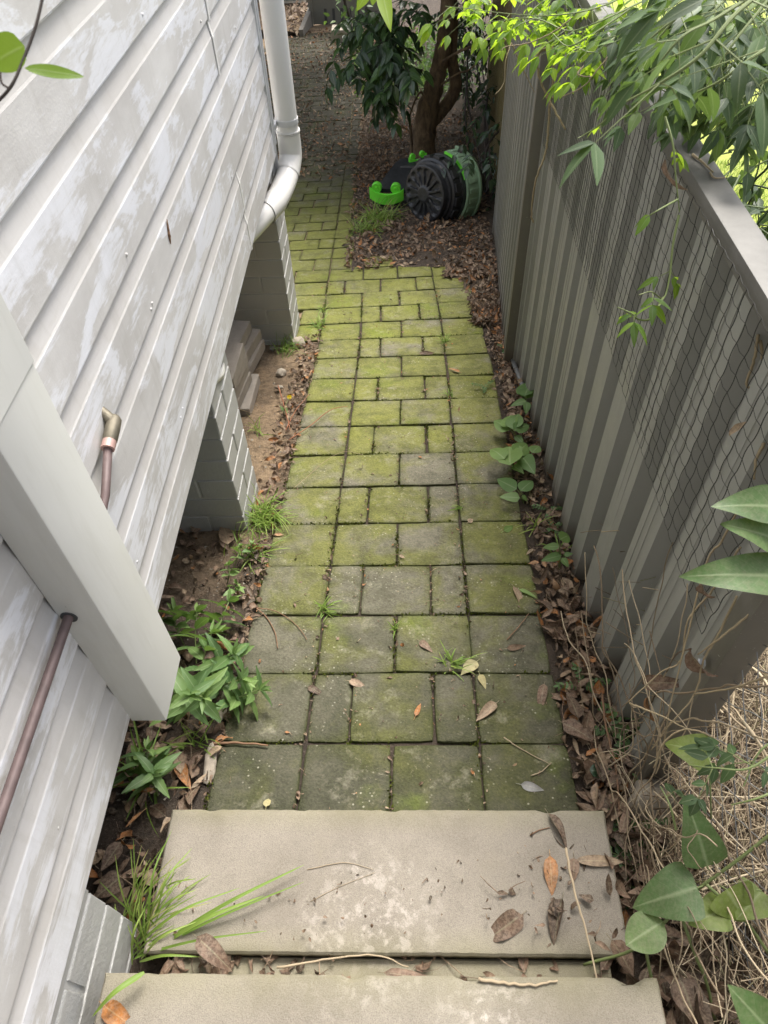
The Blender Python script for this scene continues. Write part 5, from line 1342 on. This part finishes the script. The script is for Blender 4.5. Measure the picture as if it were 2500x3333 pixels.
for (x0, y0, x1, y1, w_, t_) in ((2580, 1655, 2368, 1622, .046, .45), (2560, 1770, 2402, 1692, .040, .55), (2590, 1880, 2268, 1846, .050, .5)):
    bigleaf(fm, x0, y0, x1, y1, .80, .76, w_, t_, 'ovate', .5, None, .14, 14, .05); sm.tube([pD(x0, y0, .80), pD(2570, y0+40, .82)], .0014, 5)
sm.build('stems', MATS['tendril'], bv, True); fm.build('foliage', MATS['heart'], bv, True)
hv = thing('heart_leaved_vine', 'climbing vine with big heart-shaped leaves in the dry stems beside the steps', 'vine', pD(2420, 2760, 1.1)); fm, sm = MB(), MB()
for st_ in ([(1900, 3140, 1.22), (2080, 3080, 1.16), (2240, 2920, 1.12), (2400, 2800, 1.08), (2540, 2690, 1.05)], [(2300, 2880, 1.1), (2420, 2990, 1.1), (2500, 3100, 1.1)], [(2210, 2960, 1.12), (2260, 3100, 1.12), (2300, 3200, 1.14), (2330, 3333, 1.15)], [(2100, 3080, 1.15), (2120, 3180, 1.15), (2150, 3260, 1.16)]):
    sm.tube(smooth_curve([pD(*q) for q in st_], 8), .0026, 7)
for (x0, y0, x1, y1, w_, t_, sh, cu) in ((2302, 2818, 2250, 2615, .054, .5, 'heart', .45), (2270, 2890, 2062, 2945, .066, .5, 'heart', .95), (2160, 3000, 2040, 3075, .058, .62, 'oval', .15), (2365, 2895, 2440, 3010, .060, .93, 'heart', .5), (2360, 2960, 2250, 3005, .044, .95, 'heart', .4), (2480, 2900, 2400, 2990, .05, .9, 'heart', .3), (2310, 2460, 2200, 2410, .046, .95, 'heart', 1.3)):
    bigleaf(fm, x0, y0, x1, y1, 1.10, 1.08, w_, t_, sh, cu, None, .06 if sh != 'oval' else .02); sm.tube([pD(x0, y0, 1.10), pD((x0+2320)/2, (y0+2870)/2, 1.11)], .0013, 5)
bigleaf(fm, 2540, 3400, 2395, 3225, .62, .60, .04, .5, 'ovate', .2)
sm.build('stems', MATS['tendril'], hv, True); fm.build('foliage', MATS['heart'], hv, True)
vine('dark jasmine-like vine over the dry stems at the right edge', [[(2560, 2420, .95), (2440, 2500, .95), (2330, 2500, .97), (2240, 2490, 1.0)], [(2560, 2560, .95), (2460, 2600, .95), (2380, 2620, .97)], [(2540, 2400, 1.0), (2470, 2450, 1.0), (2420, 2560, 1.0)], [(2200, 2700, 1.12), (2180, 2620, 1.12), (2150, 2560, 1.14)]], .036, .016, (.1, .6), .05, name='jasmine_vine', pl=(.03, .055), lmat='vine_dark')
vt = thing('vine_tendril', 'blurred vine tendril with two green leaves crossing the upper left corner', 'vine', pD(110, -40, .45)); sm, fm = MB(), MB()
sm.tube(smooth_curve([pD(150, -60, .45), pD(118, 80, .45), pD(72, 205, .45), pD(30, 290, .45), pD(-40, 360, .46)], 8), .0011, 6); sm.tube(smooth_curve([pD(0, 235, .45), pD(6, 270, .45), pD(30, 288, .45)], 6), .0008, 6)
bigleaf(fm, 82, 222, 272, 245, .45, .46, .008, .8, 'oval', .1); bigleaf(fm, 80, 150, -60, 215, .45, .45, .024, .85, 'ovate', .2)
sm.build('stems', MATS['dark_stem'], vt); fm.build('foliage', MATS['vine'], vt, True)
ov = thing('overhanging_leaf_spray', 'bright green pointed leaves dangling into the top edge above the path', 'vine', pD(1240, -60, 1.0)); sm, fm = MB(), MB()
sm.tube([pD(1180, -120, 1.0), pD(1230, -40, 1.0), pD(1260, -60, 1.0)], .0012, 6)
bigleaf(fm, 1240, -40, 1272, 98, 1.0, .99, .022, .97, 'lance', .1); bigleaf(fm, 1200, -30, 1160, 30, 1.5, 1.5, .024, .95, 'ovate', .3); bigleaf(fm, 1220, -30, 1212, 14, 1.5, 1.5, .02, .9, 'ovate', .3)
sm.build('stems', MATS['tendril'], ov); fm.build('foliage', MATS['vine'], ov, True)
# dry climbing stems
def dry(label, curves, r, mat='vine_stem'):
    root = thing('dry_vine', label, 'vine', pD(*curves[0][-1])); 
    for c in curves:
        m = MB(); q = smooth_curve([pD(*v) for v in c], 8); m.tube([v+rv()*r*.35 for v in q], [r*(1-.45*i/len(q)) for i in range(len(q))], 7); m.build('stem', MATS[mat], root, True)
    return root
dry('woody vine stem climbing the joint between the two fence bays', [[(1790, 130, 2.02), (1802, 190, 2.03), (1800, 280, 2.06), (1788, 360, 2.1), (1785, 430, 2.12), (1775, 500, 2.14), (1750, 570, 2.16), (1735, 640, 2.2), (1730, 700, 2.24), (1736, 724, 2.25)], [(1815, 160, 2.0), (1760, 165, 2.0), (1750, 220, 2.02), (1770, 290, 2.05), (1800, 320, 2.06)], [(1780, 310, 2.06), (1800, 350, 2.06), (1840, 420, 2.05)]], .0045)
dry('pale dry tendrils dangling below the bright vine', [[(1630, 80, 1.8), (1640, 125, 1.8), (1662, 140, 1.8), (1645, 200, 1.8), (1640, 270, 1.82), (1612, 308, 1.82)], [(1860, 60, 1.6), (1800, 105, 1.62), (1720, 140, 1.65), (1650, 152, 1.66), (1632, 164, 1.66)], [(2000, 160, 1.45), (1950, 220, 1.45), (1900, 280, 1.47), (1830, 315, 1.5)], [(1665, 140, 1.8), (1700, 220, 1.85), (1740, 300, 1.9)], [(1900, 215, 1.46), (1880, 240, 1.46), (1905, 250, 1.46), (1925, 248, 1.46)]], .0016)
dry('pale green dry tendril bent against the netting at the right edge', [[(2468, 1090, 1.05), (2455, 1170, 1.05), (2430, 1255, 1.06), (2470, 1250, 1.05), (2530, 1210, 1.03)], [(2475, 1110, 1.05), (2490, 1200, 1.05), (2540, 1280, 1.05)], [(2490, 1440, 1.0), (2460, 1500, 1.0), (2455, 1560, 1.0)]], .0026)
dry('tangle of thin dry stems hanging along the fence post', [[(2400, 1660, 1.05), (2350, 1760, 1.08), (2300, 1830, 1.1), (2240, 2060, 1.12), (2180, 2300, 1.15), (2160, 2440, 1.18)], [(2410, 1780, 1.05), (2320, 1920, 1.1), (2240, 2020, 1.12), (2215, 2150, 1.14), (2150, 2190, 1.16), (2040, 2290, 1.2)], [(2400, 1940, 1.05), (2330, 2080, 1.08), (2290, 2150, 1.1), (2260, 2260, 1.12), (2180, 2360, 1.15), (2120, 2440, 1.2)], [(2440, 2000, 1.03), (2340, 2080, 1.06), (2270, 2130, 1.1)], [(2500, 2200, 1.0), (2380, 2240, 1.05), (2260, 2260, 1.1)], [(2130, 2500, 1.16), (2160, 2420, 1.14), (2230, 2375, 1.12), (2320, 2400, 1.1), (2400, 2470, 1.08)], [(2050, 2290, 1.2), (2150, 2330, 1.16), (2230, 2370, 1.13)]], .0019)
m = MB()
for _ in range(6500):
    x, y = .47+abs(rnd.gauss(.14, .26)), rnd.uniform(-.55, 1.1)
    if y > .6 and x < .66: continue
    z = gz(x, y)+rnd.uniform(-.02, .36)*min(1, max(.12, (x-.47)*5))
    if y > .5 and x < .56: continue
    d = Vector((rnd.gauss(-.25, .5), rnd.gauss(-.3, .6), rnd.gauss(.0, .5))).normalized(); L = rnd.uniform(.10, .34); q = Vector((x, y, z)); pts = []
    bend = rv()*.6
    for i in range(8): pts.append(q.copy()); d = (d + bend*.16 + Vector((0, 0, -.06))).normalized(); q = q + d*(L/7)
    if min(p_.x for p_ in pts) < .41 : continue
    m.tube(pts, rnd.uniform(.0004, .0013), 4, (rnd.random(), 0, 0), cap=False)
for _ in range(150):
    q = Vector((.52+abs(rnd.gauss(.05, .14)), rnd.uniform(-.3, .72), 0)); q.z = gz(q.x, q.y)+rnd.uniform(.05, .42); d = Vector((rnd.gauss(-.1, .3), rnd.gauss(0, .8), rnd.gauss(0, .5))).normalized(); pts = []
    for i in range(16): pts.append(q.copy()); d = (d+rv()*.28+Vector((0, 0, -.04))).normalized(); q = q+d*.04
    if min(p_.x for p_ in pts) > .44: m.tube(smooth_curve(pts, 3), rnd.uniform(.0009, .0024), 5, (rnd.uniform(0, .8), 0, 0), cap=False)
for _ in range(70):                              # runners matted against the end of the fence
    q = Vector((rnd.uniform(.43, .50), rnd.uniform(.30, .72), 0)); q.z = gz(q.x, q.y)+rnd.uniform(.0, .50)*rnd.random(); d = Vector((rnd.gauss(.05, .15), rnd.gauss(-.2, .6), rnd.gauss(.25, .6))).normalized(); pts = []
    for i in range(14): pts.append(q.copy()); d = (d+rv()*.26+Vector((0, 0, -.05))).normalized(); q = q+d*.034; q.x = min(max(q.x, .42), .62 if q.y < .5 else .482)
    m.tube(smooth_curve(pts, 3), rnd.uniform(.0007, .0018), 5, (rnd.uniform(.1, .8), 0, 0), cap=False)
tag(m.build('dry_stems', MATS['straw'], None, True), kind='stuff')
# weedy stems on the neighbour's side of the fence
tg = thing('wire_fence', 'wire mesh with tangled brown creeper stems standing on the lawn beyond the cap rail', 'fence', (.95, 1.6, gz(.95, 1.6)))
m = MB()
for k in range(46):
    for sg in (1, -1):
        pts = []
        for i in range(26):
            t = i*.03; yy = .2+k*.07+sg*t*.9
            if -.3 < yy < 3.2: pts.append(Vector((.93+.012*noise1(yy*5, t*5), yy, gz(.95, yy)+.15+t)))
        if len(pts) > 2: m.tube(pts, .0011, 4, cap=False)
m.build('wire_mesh', MATS['dark_stem'], tg)
for k in range(26):
    yy = rnd.uniform(.5, 2.6); b0 = Vector((rnd.uniform(.85, 1.25), yy, gz(1, yy))); m = MB()
    pts = [b0 + Vector((rnd.gauss(0, .06)*i*.3, rnd.gauss(0, .06)*i*.3, .16*i)) for i in range(6)]
    m.tube(smooth_curve(pts, 5), rnd.uniform(.0015, .0045), 5); m.build('creeper_stem', MATS['twig'], tg, True)
fm = MB(); sm = fm
for k in range(40):
    yy = rnd.uniform(.6, 2.6); spray(fm, sm, (rnd.uniform(.8, 1.3), yy, gz(1, yy)+rnd.uniform(.2, .9)), rv(), rnd.uniform(.1, .2), 3, .05, .026, 'ovate', (.0, .5), .5)
for k in range(34):
    x, y = rnd.uniform(2290, 2560), rnd.uniform(180, 760); x = max(x, 2300+.55*(y-480)); q = pD(x, y, rnd.uniform(1.5, 2.0)); c_ = [q]
    d = rv()
    for i in range(6): d = (d+rv()*.45).normalized(); c_.append(c_[-1]+d*.055)
    if min(v.x for v in c_) > .62: sm.tube(smooth_curve(c_, 4), rnd.uniform(.0008, .0028), 5, (0, .3, .5))
for k in range(46):
    x, y = rnd.uniform(2330, 2560), rnd.uniform(150, 760); x = max(x, 2330+.55*(y-480)); q = pD(x, y, rnd.uniform(1.45, 1.9))
    if q.x > .64: spray(fm, sm, q, rv(-.3), rnd.uniform(.05, .12), 2, .045, .026, 'ovate', (.0, .5), .5)
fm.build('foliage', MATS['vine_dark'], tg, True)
